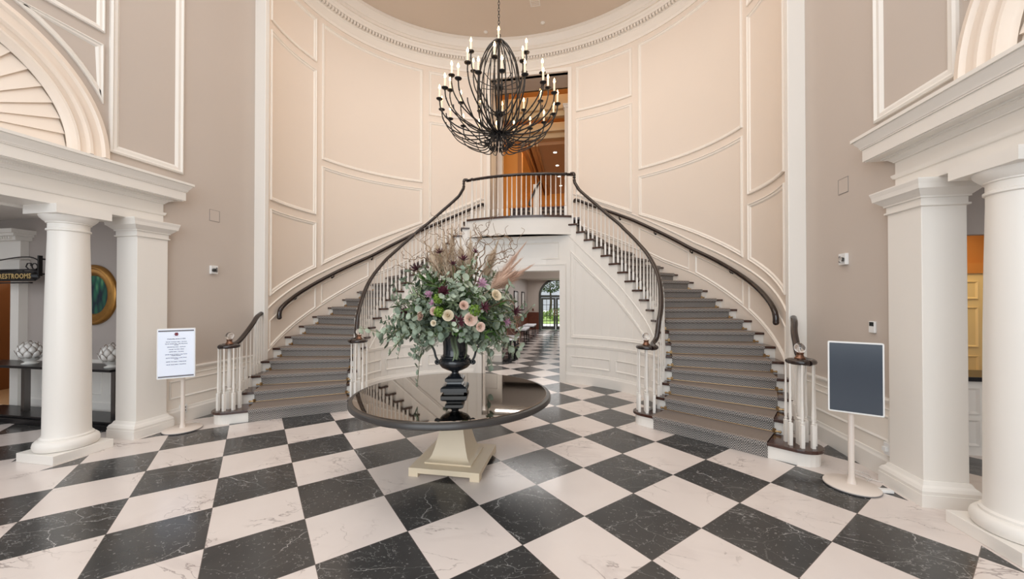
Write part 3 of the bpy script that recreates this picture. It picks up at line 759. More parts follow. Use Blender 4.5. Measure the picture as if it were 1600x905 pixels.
# ------------------------------------------------------------------ landing balustrade
lb = thing('landing_balustrade', 'white balusters and bowed black rail across the upper landing', 'balustrade', (0, 7.6, ZL))
bow = lambda x: fy(x)-.0+.035
pts = [(x, bow(x), 4.30) for x in frange(-1.14, 1.14, .12)]
MB().tube(pts, .035, 10, sz=.85).sphere((1.0,bow(1.0),4.31), .045, 12, 8, .7).sphere((-1.0,bow(1.0),4.31), .045, 12, 8, .7).build('handrail', M['rail'], lb, smooth=60)
for x in frange(-.9, .9, .1):
    mb = MB(); baluster(mb, x, bow(x), ZL, 4.28, .17); mb.build('baluster', M['white'], lb, smooth=40)
for x in (-1.0, 1.0):
    y = bow(x); MB().box(x-.028,x+.028,y-.028,y+.028,ZL,ZL+.2).lathe([(.028,0),(.018,.01),(.03,.03),(.02,.05),(.028,.09),(.026,.2),(.018,.55),(.024,.57),(.018,.6),(.018,.65)], (x,y,ZL+.195), 12).build('newel_post', M['white'], lb, smooth=40)
# ------------------------------------------------------------------ upstairs gallery seen through the tall opening
YB = 9.42
mb = MB(); mb.box(1.0, 1.04, YB, 10.15, ZL, 7.44); mb.box(-1.04, -1.0, YB, 10.15, ZL, 7.44); struct(mb.build('wall_jamb', M['creamtrim']))
mb = MB(); mb.box(-1.04, 1.04, YB, 10.15, 7.44, 7.52); struct(mb.build('ceiling_soffit', M['taupe']))
mb = MB(); mb.box(-3.2, -3.1, 10.15, 17, 3.4, 8.6); mb.box(3.1, 3.2, 10.15, 17, 3.4, 8.6); mb.box(-3.1, -1.0, 10.1, 10.16, 3.4, 8.6); mb.box(1.0, 3.1, 10.1, 10.16, 3.4, 8.6)
mb.box(-1.04, 1.04, 10.1, 10.16, 7.44, 8.6); struct(mb.build('wall_gallery', M['warmlitcream']))
mb = MB(); mb.box(-3.2, 3.2, 16.9, 17, 3.4, 8.6); struct(mb.build('wall_gallery_end', M['orangelit']))
mb = MB(); mb.box(-3.2, 3.2, 10.1, 17, 8.5, 8.6); struct(mb.build('ceiling_gallery_high', M['warmlitcream']))
# stepped beams at the front of the low ceiling, warm light painted in
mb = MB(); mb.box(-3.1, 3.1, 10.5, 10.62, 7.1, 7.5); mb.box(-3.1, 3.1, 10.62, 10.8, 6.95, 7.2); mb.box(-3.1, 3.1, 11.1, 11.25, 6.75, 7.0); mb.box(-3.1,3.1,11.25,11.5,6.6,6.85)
struct(mb.build('trim_10', M['warmlitcream'], bevel=.02))
mb = MB(); mb.box(-.05, 1.4, 11.5, 17, 6.5, 6.6); struct(mb.build('ceiling_gallery', M['warmlitceil']))
mb = MB(); mb.box(-3.1, -.5, 11.5, 17, 6.62, 6.7); mb.box(1.6, 3.1, 11.5, 17, 6.62, 6.7); struct(mb.build('ceiling_gallery_cove', M['orangelit']))
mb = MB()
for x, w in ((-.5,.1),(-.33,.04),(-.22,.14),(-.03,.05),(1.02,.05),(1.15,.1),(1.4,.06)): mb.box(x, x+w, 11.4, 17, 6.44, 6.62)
struct(mb.build('trim_11', M['warmlitcream'], bevel=.01))
mb = MB(); mb.box(-.27, -.23, 11.4, 17, 6.43, 6.5); mb.box(1.08,1.12,11.4,17,6.43,6.5); struct(mb.build('trim_12', M['amberdark']))
for i, y in enumerate((12.1, 13.3, 14.5, 15.7)):
    t = thing('downlight', 'small round recessed downlight in the warm gallery ceiling, %s from the opening' % ('first','second','third','last')[i], 'ceiling light', (.5, y, 6.5), group='gallery downlights')
    MB().lathe([(.075,-.012),(.085,-.006),(.085,.002)], (.5,y,6.5), 20).build('ring', M['plastic'], t, smooth=40)
    MB().lathe([(.055,-.016),(.055,-.011)], (.5,y,6.5), 16).build('lens', M['glow'], t)
# white square pilaster with capital inside the opening
for sx, lab in ((-1,'left'),(1,'right')):
    t = thing('square_pilaster', 'tall cream square pilaster just inside the upper opening, %s one' % lab, 'pilaster', (sx*.98, 10.4, ZL))
    MB().box(sx*.98-.1, sx*.98+.1, 10.3, 10.5, ZL, 7.0).build('shaft', M['creamtrim'], t)
    MB().lathe([(.11,0),(.12,.02),(.13,.05),(.15,.07),(.15,.1)], (sx*.98,10.4,7.0), 4, sq=True).build('capital', M['creamtrim'], t)
t = thing('amber_wall_panel', 'broad amber lit pier at the left of the gallery', 'wall pier', (-.85, 11.6, ZL))
MB().box(-1.3, -.5, 11.5, 11.7, ZL, 6.62).build('pier', M['orangelit'], t); MB().box(-.62,-.5,11.44,11.5,ZL,6.6).build('casing', M['amber'], t)
# low dark louvred cabinet across the gallery
t = thing('louvred_cabinet', 'long dark slatted cabinet behind the landing balusters', 'cabinet', (.1, 10.75, ZL))
MB().box(-.72, .86, 10.7, 11.05, ZL, 4.36).build('case', M['bronze'], t)
for i in range(7): MB().box(-.7, .84, 10.68, 10.71, ZL+.15+i*.11, ZL+.2+i*.11).build('slat', M['wood'], t)
MB().box(-.74,.88,10.68,11.07,4.36,4.39).build('top', M['mahog'], t)
t = thing('white_newel_wall', 'short white half wall post with dark sloping handrail beyond the landing', 'post', (.1, 10.45, ZL))
MB().box(.0, .17, 10.35, 10.5, ZL, 4.95).build('post', M['creamtrim'], t, bevel=.01)
MB().tube(catmull([(.2,10.3,5.0),(.08,10.3,4.82),(-.06,10.28,4.5),(-.1,10.27,4.36),(-.06,10.27,4.33)],4), .028, 8).build('handrail', M['rail'], t, smooth=60)

# ------------------------------------------------------------------ ground floor corridor to the garden doors
mb = MB(); mb.box(-1.75, -1.63, 10.1, 21.1, 0, 3.2); struct(mb.build('wall_corridor_left', M['sidegrey']))
mb = MB(); mb.box(1.9, 2.0, 9.5, 21.1, 0, 3.2); struct(mb.build('wall_corridor_right', M['taupe']))
mb = MB(); mb.box(-3.4, -.83, 10.0, 10.1, 0, 3.2); struct(mb.build('wall_corridor_pier', M['white']))
mb = MB(); sfc = lambda x, z, d: (x, 10.0-d, z)
panel(mb, [(-1.6,.35),(-.93,.35),(-.93,.62),(-1.6,.62)], sfc, PROF_S, 9); band(mb, [(-3.3,.78),(-.83,.78)], sfc, [(-.02,0),(-.02,.02),(.02,.03),(.02,0)]); band(mb, [(-3.3,.1),(-.83,.1)], sfc, [(-.1,0),(-.1,.02),(.08,.02),(.1,0)])
panel(mb, [(-1.6,.95),(-.93,.95),(-.93,2.3),(-1.6,2.3)], sfc, PROF_S, 9)
struct(mb.build('trim_13', M['white']))
mb = MB(); mb.box(-4.5, 4.5, 9.6, 21.2, 3.2, 3.3); mb.box(-1.2, 1.2, 7.9, 9.6, 3.1, 3.3); mb.box(-1.9,1.9,8.1,9.0,2.62,2.66); mb.box(-1.7,1.7,9.0,9.7,2.62,2.66); struct(mb.build('ceiling_corridor', M['white']))
mb = MB(); mb.box(-1.63, 1.9, 13.8, 14.1, 2.5, 2.78); mb.box(-1.63,1.9,13.8,21,2.78,2.95); struct(mb.build('wall_beam', M['taupe']))
# end wall with arched opening for the doors
DX, DR, DS = -.05, .95, 1.92
mb = MB(); y0 = 21.0
for xa, xb in ((-1.75, DX-DR), (DX+DR, 2.0)): mb.box(xa, xb, y0, y0+.2, 0, 3.3)
n = 24
for i in range(n):
    a, b = pi*i/n, pi*(i+1)/n; xa, xb = DX+DR*cos(a), DX+DR*cos(b); za, zb = DS+DR*sin(a), DS+DR*sin(b)
    mb.prism([(xb,y0),(xa,y0),(xa,y0+.2),(xb,y0+.2)], [zb,za,za,zb], 3.3)
struct(mb.build('wall_corridor_end', M['taupe']))
mb = MB(); mb.box(-1.63, DX-DR, y0-.03, y0, 0, .95); mb.box(DX+DR, 1.9, y0-.03, y0, 0, .95); mb.box(-1.63,-1.6,14.5,21,0,.95)
panel(mb, [(-1.55,.2),(-1.08,.2),(-1.08,.82),(-1.55,.82)], lambda x,z,d:(x,y0-.03-d,z), PROF_S, 9); mb.box(-1.63,DX-DR,y0-.05,y0,.93,.98)
struct(mb.build('trim_14', M['mahog']))
door = thing('arched_double_door', 'grey-green arched double glass door at the far end of the corridor', 'door', (DX, y0, 0))
mb = MB(); rows = []
for t in frange(0, pi, pi/24):
    rows.append([(DX+r*cos(t), y, DS+r*sin(t)) for r, y in ((DR,y0-.04),(DR,y0+.1),(DR-.12,y0+.1),(DR-.12,y0-.02),(DR-.05,y0-.04))])
m = 5; mb.add([p for r in rows for p in r], [(i*m+k, i*m+(k+1)%m, (i+1)*m+(k+1)%m, (i+1)*m+k) for i in range(len(rows)-1) for k in range(m)])
mb.box(DX-DR, DX-DR+.12, y0-.04, y0+.1, 0, DS); mb.box(DX+DR-.12, DX+DR, y0-.04, y0+.1, 0, DS); mb.box(DX-DR+.1, DX+DR-.1, y0-.04, y0+.1, 1.82, 1.95)
mb.build('frame', M['greenframe'], door)
fa = MB().add([(DX+.84*cos(pi*i/24), y0+.05, 1.95+.84*sin(pi*i/24)) for i in range(25)], [tuple(range(25))]).build('fanlight', M['pane'], door)
for s_ in (-1, 1):
    x0, x1 = (DX-.82, DX-.01) if s_ < 0 else (DX+.01, DX+.82)
    mb = MB(); mb.box(x0, x0+.11, y0, y0+.05, .02, 1.8); mb.box(x1-.11, x1, y0, y0+.05, .02, 1.8); mb.box(x0+.1, x1-.1, y0, y0+.05, .02, .2); mb.box(x0+.1, x1-.1, y0, y0+.05, 1.7, 1.8)
    for i in (1, 2): xx = lerp(x0+.11, x1-.11, i/3); mb.box(xx-.012, xx+.012, y0+.005, y0+.045, .2, 1.7)
    for i in range(1, 5): zz = lerp(.2, 1.7, i/5); mb.box(x0+.11, x1-.11, y0+.008, y0+.042, zz-.012, zz+.012)
    lf = mb.build('door_leaf', M['greenframe'], door)
    MB().box(x0+.1, x1-.1, y0+.02, y0+.026, .19, 1.71).build('glazing', M['pane'], lf)
    hx = DX+s_*.07; MB().box(hx-.02, hx+.02, y0-.03, y0, .8, 1.15).tube([(hx,y0-.02,.85),(hx,y0-.07,.88),(hx,y0-.07,1.07),(hx,y0-.02,1.1)], .012, 8).build('handle', M['brass'], lf)
# things in the corridor
def framed(name, lab, x, y0_, y1_, z0, z1):
    t = thing(name, lab, 'picture', (x, (y0_+y1_)/2, z0))
    MB().box(x, x+.02, y0_, y1_, z0, z1).build('picture', M['porcelain'], t); mb = MB()
    for a in ((y0_,y0_+.05,z0,z1),(y1_-.05,y1_,z0,z1),(y0_,y1_,z0,z0+.05),(y0_,y1_,z1-.05,z1)): mb.box(x, x+.04, *a)
    mb.build('frame', M['bronze'], t)
framed('wall_picture', 'tall pale picture in a dark frame on the corridor wall, nearer one', -1.63, 16.4, 17.4, 1.15, 2.1)
framed('wall_picture', 'tall pale picture in a dark frame on the corridor wall, nearest the garden door', -1.63, 18.6, 19.5, 1.15, 2.1)
t = thing('alarm_pull', 'tiny dark alarm box on the taupe wall beside the garden door', 'alarm', (-1.33, 20.97, 1.1)); MB().box(-1.37,-1.29,20.96,21,1.05,1.19).build('box', M['mahog'], t)
def bench(x0, x1, ya, yb, zt, lab):
    t = thing('bench', lab, 'bench', ((x0+x1)/2, (ya+yb)/2, 0), group='upholstered benches in the corridor')
    MB().box(x0, x1, ya, yb, zt-.07, zt).build('cushion', M['cushion'], t, bevel=.02); MB().box(x0+.02,x1-.02,ya+.02,yb-.02,zt-.12,zt-.07).build('seat_frame', M['bronze'], t)
    for xx in (x0+.05, x1-.05):
        for yy in (ya+.06, (ya+yb)/2, yb-.06): MB().tube([(xx,yy,0),(xx,yy,zt-.11)], .018, 8).build('leg', M['black'], t, smooth=50)
bench(-1.3, -.72, 11.0, 12.4, .5, 'white cushioned bench with thin legs, nearest in the corridor')
bench(-1.35, -.9, 15.0, 16.4, .5, 'white cushioned bench with thin legs, middle of the corridor')
bench(-1.35, -.85, 17.2, 18.5, .5, 'white cushioned bench with thin legs, farthest in the corridor')
t = thing('side_table', 'black pedestal side table against the corridor pier', 'table', (-.66, 10.25, 0))
MB().lathe([(.18,0),(.18,.03),(.06,.05),(.03,.08),(.045,.2),(.03,.3),(.05,.42),(.03,.5),(.16,.54),(.17,.55),(.17,.58)], (-.66,10.25,0), 18).build('pedestal', M['black'], t, smooth=40)
MB().box(-.86,-.46,10.08,10.42,.58,.6).build('top', M['cushion'], t, bevel=.006)
t = thing('sculpture', 'slim black sculpture standing on the corridor floor beside the pedestal', 'sculpture', (-.5, 10.45, 0))
MB().tube(catmull([(-.5,10.45,0),(-.52,10.45,.12),(-.46,10.45,.28),(-.52,10.45,.42),(-.55,10.45,.52)],4), [.06]*4+[.07]*5+[.05]*4+[.035]*4, 10).build('body', M['black'], t, smooth=60)

# garden beyond the doors
mb = MB(); mb.box(-9, 9, 21.2, 60, -.1, 0); tag(mb.build('garden_paving', M['paving']), None, None, kind='structure')
g = MB().box(-8, 8, 26, 40, .0, .06).build('lawn', M['lawn']); tag(g, 'bright green lawn outside the garden doors', 'lawn')
def leafblob(cx, cy, cz, rx, ry, rz, n, s):
    mb = MB()
    for _ in range(n):
        u, v = random.uniform(-1,1), random.uniform(0,2*pi); r = random.uniform(.6,1)**.5; q = sqrt(1-u*u)
        p = Vector((cx+rx*r*q*cos(v), cy+ry*r*q*sin(v), cz+rz*r*u)); a = Vector((random.uniform(-1,1),random.uniform(-1,1),random.uniform(-1,1))).normalized()*s; b = a.orthogonal().normalized()*s*.5
        mb.add([p-a, p+b, p+a, p-b], [(0,1,2,3)])
    return mb
for i, (x, y) in enumerate(((-2.2,28),(-.3,29),(1.8,28.5))):
    t = thing('garden_bush', ('green rounded bush seen through the left glass of the garden door','green rounded bush seen in the middle of the garden door','green rounded bush seen toward the right of the garden door')[i], 'bush', (x,y,0))
    leafblob(x, y, .55, 1.1, .6, .5, 900, .07).build('foliage', M['hedge'], t, recalc=False)
for i, (x, y) in enumerate(((-1.4,34),(2.2,36),(-4.2,38))):
    t = thing('garden_tree', ('leafy tree seen through the arched fanlight','leafy tree at the right of the fanlight view','leafy tree farther left behind the fanlight')[i], 'tree', (x,y,0))
    MB().tube([(x,y,0),(x+.1,y,1.5),(x,y,3)], [.14,.1,.06], 8).build('trunk', M['bark'], t); leafblob(x, y, 3.4, 1.6, 1.2, 1.1, 900, .12).build('foliage', M['treeleaf'], t, recalc=False)

# ------------------------------------------------------------------ left side room
mb = MB(); mb.box(-7.25, -4.23, 4.36, 4.5, 0, 3.2); mb.box(-13, -8.75, 4.36, 4.5, 0, 3.2); mb.box(-8.75, -7.25, 4.36, 4.5, 2.15, 3.2); struct(mb.build('wall_side_room_left', M['sidegrey']))
mb = MB(); mb.box(-13, -4.62, -4.5, 4.5, 2.98, 3.1); struct(mb.build('ceiling_side_room_left', M['white']))
mb = MB(); mb.box(-13, -12.9, -4.5, 4.5, 0, 3.1); struct(mb.build('wall_side_room_far_left', M['taupe']))
mb = MB(); sfl = lambda x, z, d: (x, 4.36-d, z)
band(mb, [(-7.15,.80),(-4.3,.80)], sfl, [(-.03,0),(-.03,.02),(.02,.03),(.02,0)]); band(mb, [(-7.15,.1),(-4.3,.1)], sfl, [(-.1,0),(-.1,.025),(.08,.025),(.1,0)])
panel(mb, [(-5.55,.3),(-4.7,.3),(-4.7,.66),(-5.55,.66)], sfl, PROF_S, 9); panel(mb, [(-6.9,.3),(-5.7,.3),(-5.7,.66),(-6.9,.66)], sfl, PROF_S, 9)
mb.box(-7.15,-4.3,4.352,4.36,.0,.8)
struct(mb.build('trim_15', M['white']))
# cased doorway to the restrooms
mb = MB(); mb.box(-7.37, -7.2, 4.26, 4.37, 0, 2.2); mb.box(-8.8, -8.63, 4.26, 4.37, 0, 2.2); mb.box(-8.85, -7.17, 4.25, 4.37, 2.15, 2.32); mb.box(-8.83, -7.19, 4.27, 4.37, 2.32, 2.62); mb.box(-8.88,-7.15,4.22,4.37,2.34,2.37)
mb.box(-8.9,-7.12,4.18,4.37,2.62,2.68); mb.box(-8.96,-7.04,4.1,4.37,2.72,2.78); mb.box(-8.93,-7.08,4.14,4.37,2.68,2.72)
x = -8.86
while x < -7.16: mb.box(x, x+.025, 4.15, 4.18, 2.635, 2.67); x += .05
struct(mb.build('door_2', M['white']))
mb = MB(); mb.box(-10.5,-6.0,6.6,6.7,0,3); mb.box(-9.6,-9.5,4.5,6.6,0,3); mb.box(-7.1,-7.0,4.5,6.6,0,3); struct(mb.build('wall_vestibule', M['amberdark']))
mb = MB(); mb.box(-10.5,-6.0,4.5,6.6,-.1,.002); struct(mb.build('floor_vestibule', mat('tan_floor', srgb(196,160,122), .3)))
mb = MB(); sfv = lambda x, z, d: (x, 6.6-d, z); band(mb, [(-9.5,.8),(-7.1,.8)], sfv, [(-.03,0),(-.03,.02),(.02,.03),(.02,0)])
for z in (.15,.5): panel(mb, [(-9.3,z),(-7.3,z),(-7.3,z+.25),(-9.3,z+.25)], sfv, PROF_S, 9)
mb.box(-9.5,-7.1,6.55,6.6,0,.12); mb.box(-9.5,-7.1,6.59,6.6,.1,.8); struct(mb.build('trim_16', M['yellow']))
# hanging sign on scrolled iron bracket
t = thing('restroom_sign', 'black wooden sign lettered RESTROOMS in gold hanging from an iron scroll', 'sign', (-7.0, 4.1, 2.0))
SY = 4.12; x1s, x0s = -6.58, -7.45
MB().box(x0s+.05, x1s-.02, SY-.012, SY+.012, 1.99, 2.13).build('board', M['black'], t, bevel=.004)
MB().box(x0s, x1s+.03, SY-.02, SY+.02, 2.145, 2.165).box(x0s, x1s-.1, SY-.02, SY+.02, 1.955, 1.972).build('board_moulding', M['black'], t)
MB().lathe([(.0001,-.07),(.05,-.02),(.05,.02),(.0001,.07)], (x1s-.01,SY,2.06), 4).build('end_point', M['black'], t)
mb = MB(); mb.box(-6.52,-6.49,SY-.02,SY+.02,2.06,2.36); mb.box(-6.515,-6.495,SY,4.36,2.08,2.1); mb.box(-6.515,-6.495,SY,4.36,2.3,2.32)
mb.tube(catmull([(-6.50,SY,2.25),(-6.58,SY,2.31),(-6.75,SY,2.345),(-7.10,SY,2.33),(-7.70,SY,2.25),(-8.30,SY,2.17)],6), .009, 8)
mb.tube([(-6.50,SY,2.12),(-7.10,SY,2.135),(-8.30,SY,2.17)], .01, 8)
mb.tube([(-6.52+.0-.09*(1-i/26)*(1-cos(i*.3))-.03, SY, 2.19+.07*(1-i/26)*sin(i*.3)) for i in range(24)], .008, 8)
mb.tube([(-6.50,SY,2.13),(-6.58,SY,2.14),(-6.70,SY,2.15),(-6.78,SY,2.2),(-6.75,SY,2.25),(-6.68,SY,2.25),(-6.68,SY,2.21)], .008, 8)
mb.tube([(-6.83+.03*cos(i*.6),SY,2.11+.03*sin(i*.6)) for i in range(11)], .006, 6)
mb.build('iron_bracket', M['black'], t, smooth=60)
# wall block that the bracket is screwed to
def text_mesh(name, s, size, mat_, loc, rot, parent=None, align='CENTER', ext=.002, bold=0, spacing=1):
    cu = bpy.data.curves.new(name, 'FONT'); cu.body = s; cu.size = size; cu.align_x = align; cu.align_y = 'CENTER'; cu.extrude = ext; cu.offset = bold; cu.space_character = spacing; cu.resolution_u = 2
    ob = bpy.data.objects.new(name, cu); COL.objects.link(ob); bpy.context.view_layer.update()
    me = bpy.data.meshes.new_from_object(ob.evaluated_get(bpy.context.evaluated_depsgraph_get())); COL.objects.unlink(ob); bpy.data.objects.remove(ob)
    me.transform(Matrix.Translation(Vector(loc)) @ rot.to_4x4())
    if parent is not None: me.transform(WORLD[root_of(parent)].inverted())
    o = bpy.data.objects.new(name, me); COL.objects.link(o); me.materials.append(mat_)
    if parent is not None: o.parent = parent
    return o
RX = Matrix.Rotation(pi/2, 3, 'X')
text_mesh('lettering', 'RESTROOMS', .105, M['goldpaint'], (-6.97, SY-.016, 2.058), RX, t, ext=.003, bold=.002, spacing=1.12)
# console table
cs = thing('console_table', 'long black console table on steel posts behind the left column', 'table', (-6.2, 4.05, 0))
MB().box(-7.45, -4.78, 3.86, 4.24, .755, .79).build('top', M['gunmetal'], cs, bevel=.004)
MB().box(-7.45, -4.72, 3.82, 4.28, .0, .07).box(-7.45,-4.72,3.86,4.24,.07,.10).build('base', M['gunmetal'], cs, bevel=.006)
for x in (-6.62, -4.98):
    for y in (4.05,): MB().box(x-.032, x+.032, y-.032, y+.032, .1, .755).build('leg', M['steel'], cs)
def artichoke(x, y, z, lab):
    t = thing('artichoke_ornament', lab, 'ornament', (x, y, z), group='artichoke ornaments on the console')
    MB().lathe([(.085,0),(.088,.012),(.06,.025),(.05,.035),(.075,.05),(.1,.08)], (x,y,z), 24).build('foot', M['porcelain'], t, smooth=50)
    MB().sphere((x,y,z+.17), .115, 20, 12, 1.05).build('core', M['porcelain'], t, smooth=60)
    mb = MB(); ed = MB()
    for j, (rr, zz, n, sz) in enumerate(((.125,.10,9,.085),(.138,.155,9,.09),(.125,.21,8,.085),(.085,.255,6,.075))):
        for i in range(n):
            a = 2*pi*(i+.5*(j%2))/n; d = Vector((cos(a), sin(a), 0)); s_ = Vector((-sin(a), cos(a), 0)); c = Vector((x,y,z+zz))
            def S(u, v, o):
                ph = lerp(1.95, .62, j/3)-v*.62; R0 = .118+o; aa = a+u*.42/max(.45, sin(ph)); return Vector((x+R0*sin(ph)*cos(aa), y+R0*sin(ph)*sin(aa), z+.17+R0*1.12*cos(ph)))
            L = [(0,-.55,.002),(.6,-.35,.004),(.85,.1,.008),(.62,.55,.014),(.0,.95,.03),(-.62,.55,.014),(-.85,.1,.008),(-.6,-.35,.004)]
            pts = [S(*p) for p in L]; ctr = S(0,.15,.020)
            mb.add(pts+[ctr], [(8,q,(q+1)%8) for q in range(8)])
            ed.tube(pts[2:7], .0022, 5)
    b = mb.build('leaves', M['porcelain'], t, smooth=60, recalc=False); b.modifiers.new('s','SOLIDIFY').thickness = .006
    ed.build('leaf_edges', M['porcedge'], t)
artichoke(-5.0, 4.03, .79, 'white glazed artichoke ornament right of the left column')
artichoke(-6.5, 4.03, .79, 'white glazed artichoke ornament left of the left column')
t = thing('round_picture', 'round painting of leaves in a wide gilt frame on the side room wall', 'picture', (-5.87, 4.36, 1.785))
def lath_y(prof, c, seg=48):
    mb = MB().lathe(prof, (0,0,0), seg); mb.v = [(c[0]+x, c[1]-z, c[2]+y) for x, y, z in mb.v]; return mb
cm = (-5.87, 4.36, 1.785)
fr = MB(); prof = [(.45,0),(.45,.03),(.43,.05),(.40,.055),(.385,.04),(.36,.042),(.33,.05),(.315,.045),(.3,.03),(.285,.012)]
rows = [[(cm[0]+r*cos(2*pi*i/64), cm[1]-d, cm[2]+r*sin(2*pi*i/64)) for r, d in prof] for i in range(64)]
m = len(prof); fr.add([p for r in rows for p in r], [(i*m+k, i*m+k+1, ((i+1)%64)*m+k+1, ((i+1)%64)*m+k) for i in range(64) for k in range(m-1)])
fr.build('frame', M['gold'], t, smooth=40)
def paintmat():
    k = N('leaf_painting'); v = k.new('ShaderNodeTexVoronoi'); v.inputs['Scale'].default_value = 14; mp = k.new('ShaderNodeMapping'); mp.inputs['Scale'].default_value = (1,1,.35); mp.inputs['Rotation'].default_value = (0,.7,0); k.link(k.pos(), mp.inputs[0]); k.link(mp.outputs[0], v.inputs[0])
    c = k.ramp(v.outputs['Distance'], [(0, srgb(120,170,120)), (.35, srgb(40,110,84)), (.8, srgb(14,34,52))]); k.link(c, k.b.inputs['Base Color']); k.b.inputs['Roughness'].default_value = .3; return k.m
lath_y([(.29,0),(.29,.012)], cm).build('painting', paintmat(), t)

# ------------------------------------------------------------------ right side room (seen through the narrow gap)
mb = MB(); mb.box(4.23, 13, 4.36, 4.44, 2.35, 3.2); mb.box(7.6, 13, 4.36, 4.5, 0, 3.2); mb.box(4.23,4.8,4.36,4.5,0,3.2); struct(mb.build('wall_side_room_right', M['sidegrey']))
mb = MB(); mb.box(4.62, 13, -4.5, 9, 2.98, 3.1); struct(mb.build('ceiling_side_room_right', M['white']))
mb = MB(); mb.box(12.9, 13, -4.5, 4.5, 0, 3.1); struct(mb.build('wall_side_room_far_right', M['taupe']))
mb = MB(); mb.box(4.6, 12, 7.0, 7.1, 0, 3.1); mb.box(4.6,4.7,4.5,7,0,3.1); struct(mb.build('wall_office', M['amber']))
d = thing('panelled_door', 'cream yellow panelled door behind the counter, seen past the right column', 'door', (7.2, 6.98, 0))
MB().box(6.9, 7.85, 6.93, 7.0, 0, 2.12).build('leaf', M['yellow'], d); mb = MB(); sfr = lambda x, z, q: (x, 6.93-q, z)
for xa, xb in ((7.0,7.32),(7.42,7.74)):
    for za, zb in ((.2,.85),(.98,1.6),(1.72,2.0)): panel(mb, [(xa,za),(xb,za),(xb,zb),(xa,zb)], sfr, PROF_S, 9)
mb.build('panels', M['yellow'], d); MB().box(6.75,6.9,6.9,7.0,0,2.2).box(7.85,8.0,6.9,7.0,0,2.2).box(6.75,8.0,6.9,7.0,2.12,2.28).build('casing', M['amber'], d)
c = thing('reception_counter', 'white panelled counter with dark stone top, seen past the right column', 'counter', (5.7, 5.1, 0))
MB().box(4.9, 7.2, 4.95, 5.35, 0, .82).build('body', M['white'], c); MB().box(4.85, 7.25, 4.9, 5.4, .82, .87).build('top', M['gunmetal'], c, bevel=.005)
mb = MB(); sfk = lambda x, z, q: (x, 4.95-q, z)
for xa in (5.0,5.7,6.4):
    for za, zb in ((.1,.4),(.45,.75)): panel(mb, [(xa,za),(xa+.6,za),(xa+.6,zb),(xa,zb)], sfk, PROF_S, 9)
mb.build('front_panels', M['white'], c)
# ------------------------------------------------------------------ round centre table
TX, TY = 0.0, 3.67
tb = thing('round_table', 'large round table with smoked mirror top on flared ivory pedestal', 'table', (TX, TY, 0))
MB().lathe([(.93,.705),(.985,.71),(1.0,.722),(1.0,.752),(.99,.764),(.955,.766)], (TX,TY,0), 96).build('table_rim', M['rim'], tb, smooth=40)
MB().lathe([(.958,.755),(.958,.770),(.954,.772)], (TX,TY,0), 96).build('mirror_top', M['tabletop'], tb)
mb = MB(); c = (TX, TY+.07)
def sqr(mb, h0, z0, h1, z1): 
    P = [(-1,-1),(1,-1),(1,1),(-1,1)]
    mb.add([(c[0]+x*h0, c[1]+y*h0, z0) for x, y in P]+[(c[0]+x*h1, c[1]+y*h1, z1) for x, y in P], [(0,3,2,1),(4,5,6,7),(0,1,5,4),(1,2,6,5),(2,3,7,6),(3,0,4,7)])
sqr(mb, .355, .035, .355, .085); mb.build('plinth', M['pedestal'], tb, bevel=.003)
for sx in (-1,1):
    for sy in (-1,1): MB().box(*sorted((c[0]+sx*.355, c[0]+sx*.26)), *sorted((c[1]+sy*.355, c[1]+sy*.26)), 0, .04).build('foot', M['pedestal'], tb, bevel=.003)
mb = MB(); prof = [(.24,.085),(.24,.098),(.228,.102),(.215,.108),(.2,.125),(.185,.15),(.165,.21),(.15,.27),(.137,.33),(.126,.39),(.118,.44),(.108,.475),(.092,.51),(.07,.54),(.055,.56),(.052,.60),(.07,.65),(.14,.69),(.22,.71)]
P = [(-1,-1),(1,-1),(1,1),(-1,1)]
rows = [[(c[0]+x*h, c[1]+y*h, z) for x, y in P] for h, z in prof]
mb.add([p for r in rows for p in r], [(i*4+k, i*4+(k+1)%4, (i+1)*4+(k+1)%4, (i+1)*4+k) for i in range(len(prof)-1) for k in range(4)])
mb.build('pedestal', M['pedestal'], tb, smooth=35)

# ------------------------------------------------------------------ urn
ux, uy, uz = .02, 3.67, .772
un = thing('urn', 'black footed urn with scrolled handles standing on the round table', 'urn', (ux, uy, uz), rz=radians(12))
R_ = WORLD[un.name]
def loc(mb): return mb.xf(R_)
mb = MB(); 
for h0, z0, h1, z1 in ((.10,0,.10,.012),(.10,.012,.128,.02),(.13,.02,.13,.055),(.13,.055,.118,.068),(.118,.068,.085,.082),(.085,.082,.075,.09),(.075,.09,.072,.108),(.074,.108,.09,.118),(.092,.118,.092,.145),(.092,.145,.075,.158),(.075,.158,.06,.166)):
    Pq = [(-1,-1),(1,-1),(1,1),(-1,1)]
    mb.add([(x*h0,y*h0,z0) for x,y in Pq]+[(x*h1,y*h1,z1) for x,y in Pq], [(0,3,2,1),(4,5,6,7),(0,1,5,4),(1,2,6,5),(2,3,7,6),(3,0,4,7)])
loc(mb).build('base', M['urn'], un, smooth=30)
prof = [(.055,.162),(.058,.17),(.045,.18),(.035,.192),(.035,.2),(.045,.21),(.085,.225),(.135,.25),(.16,.28),(.166,.305),(.16,.33),(.142,.348),(.148,.355),(.148,.365),(.128,.372),(.122,.39),(.122,.45),(.128,.52),(.138,.58),(.15,.61),(.168,.625),(.172,.637),(.165,.645),(.14,.64),(.12,.6)]
loc(MB().lathe(prof, (0,0,0), 40)).build('body', M['urn'], un, smooth=40)
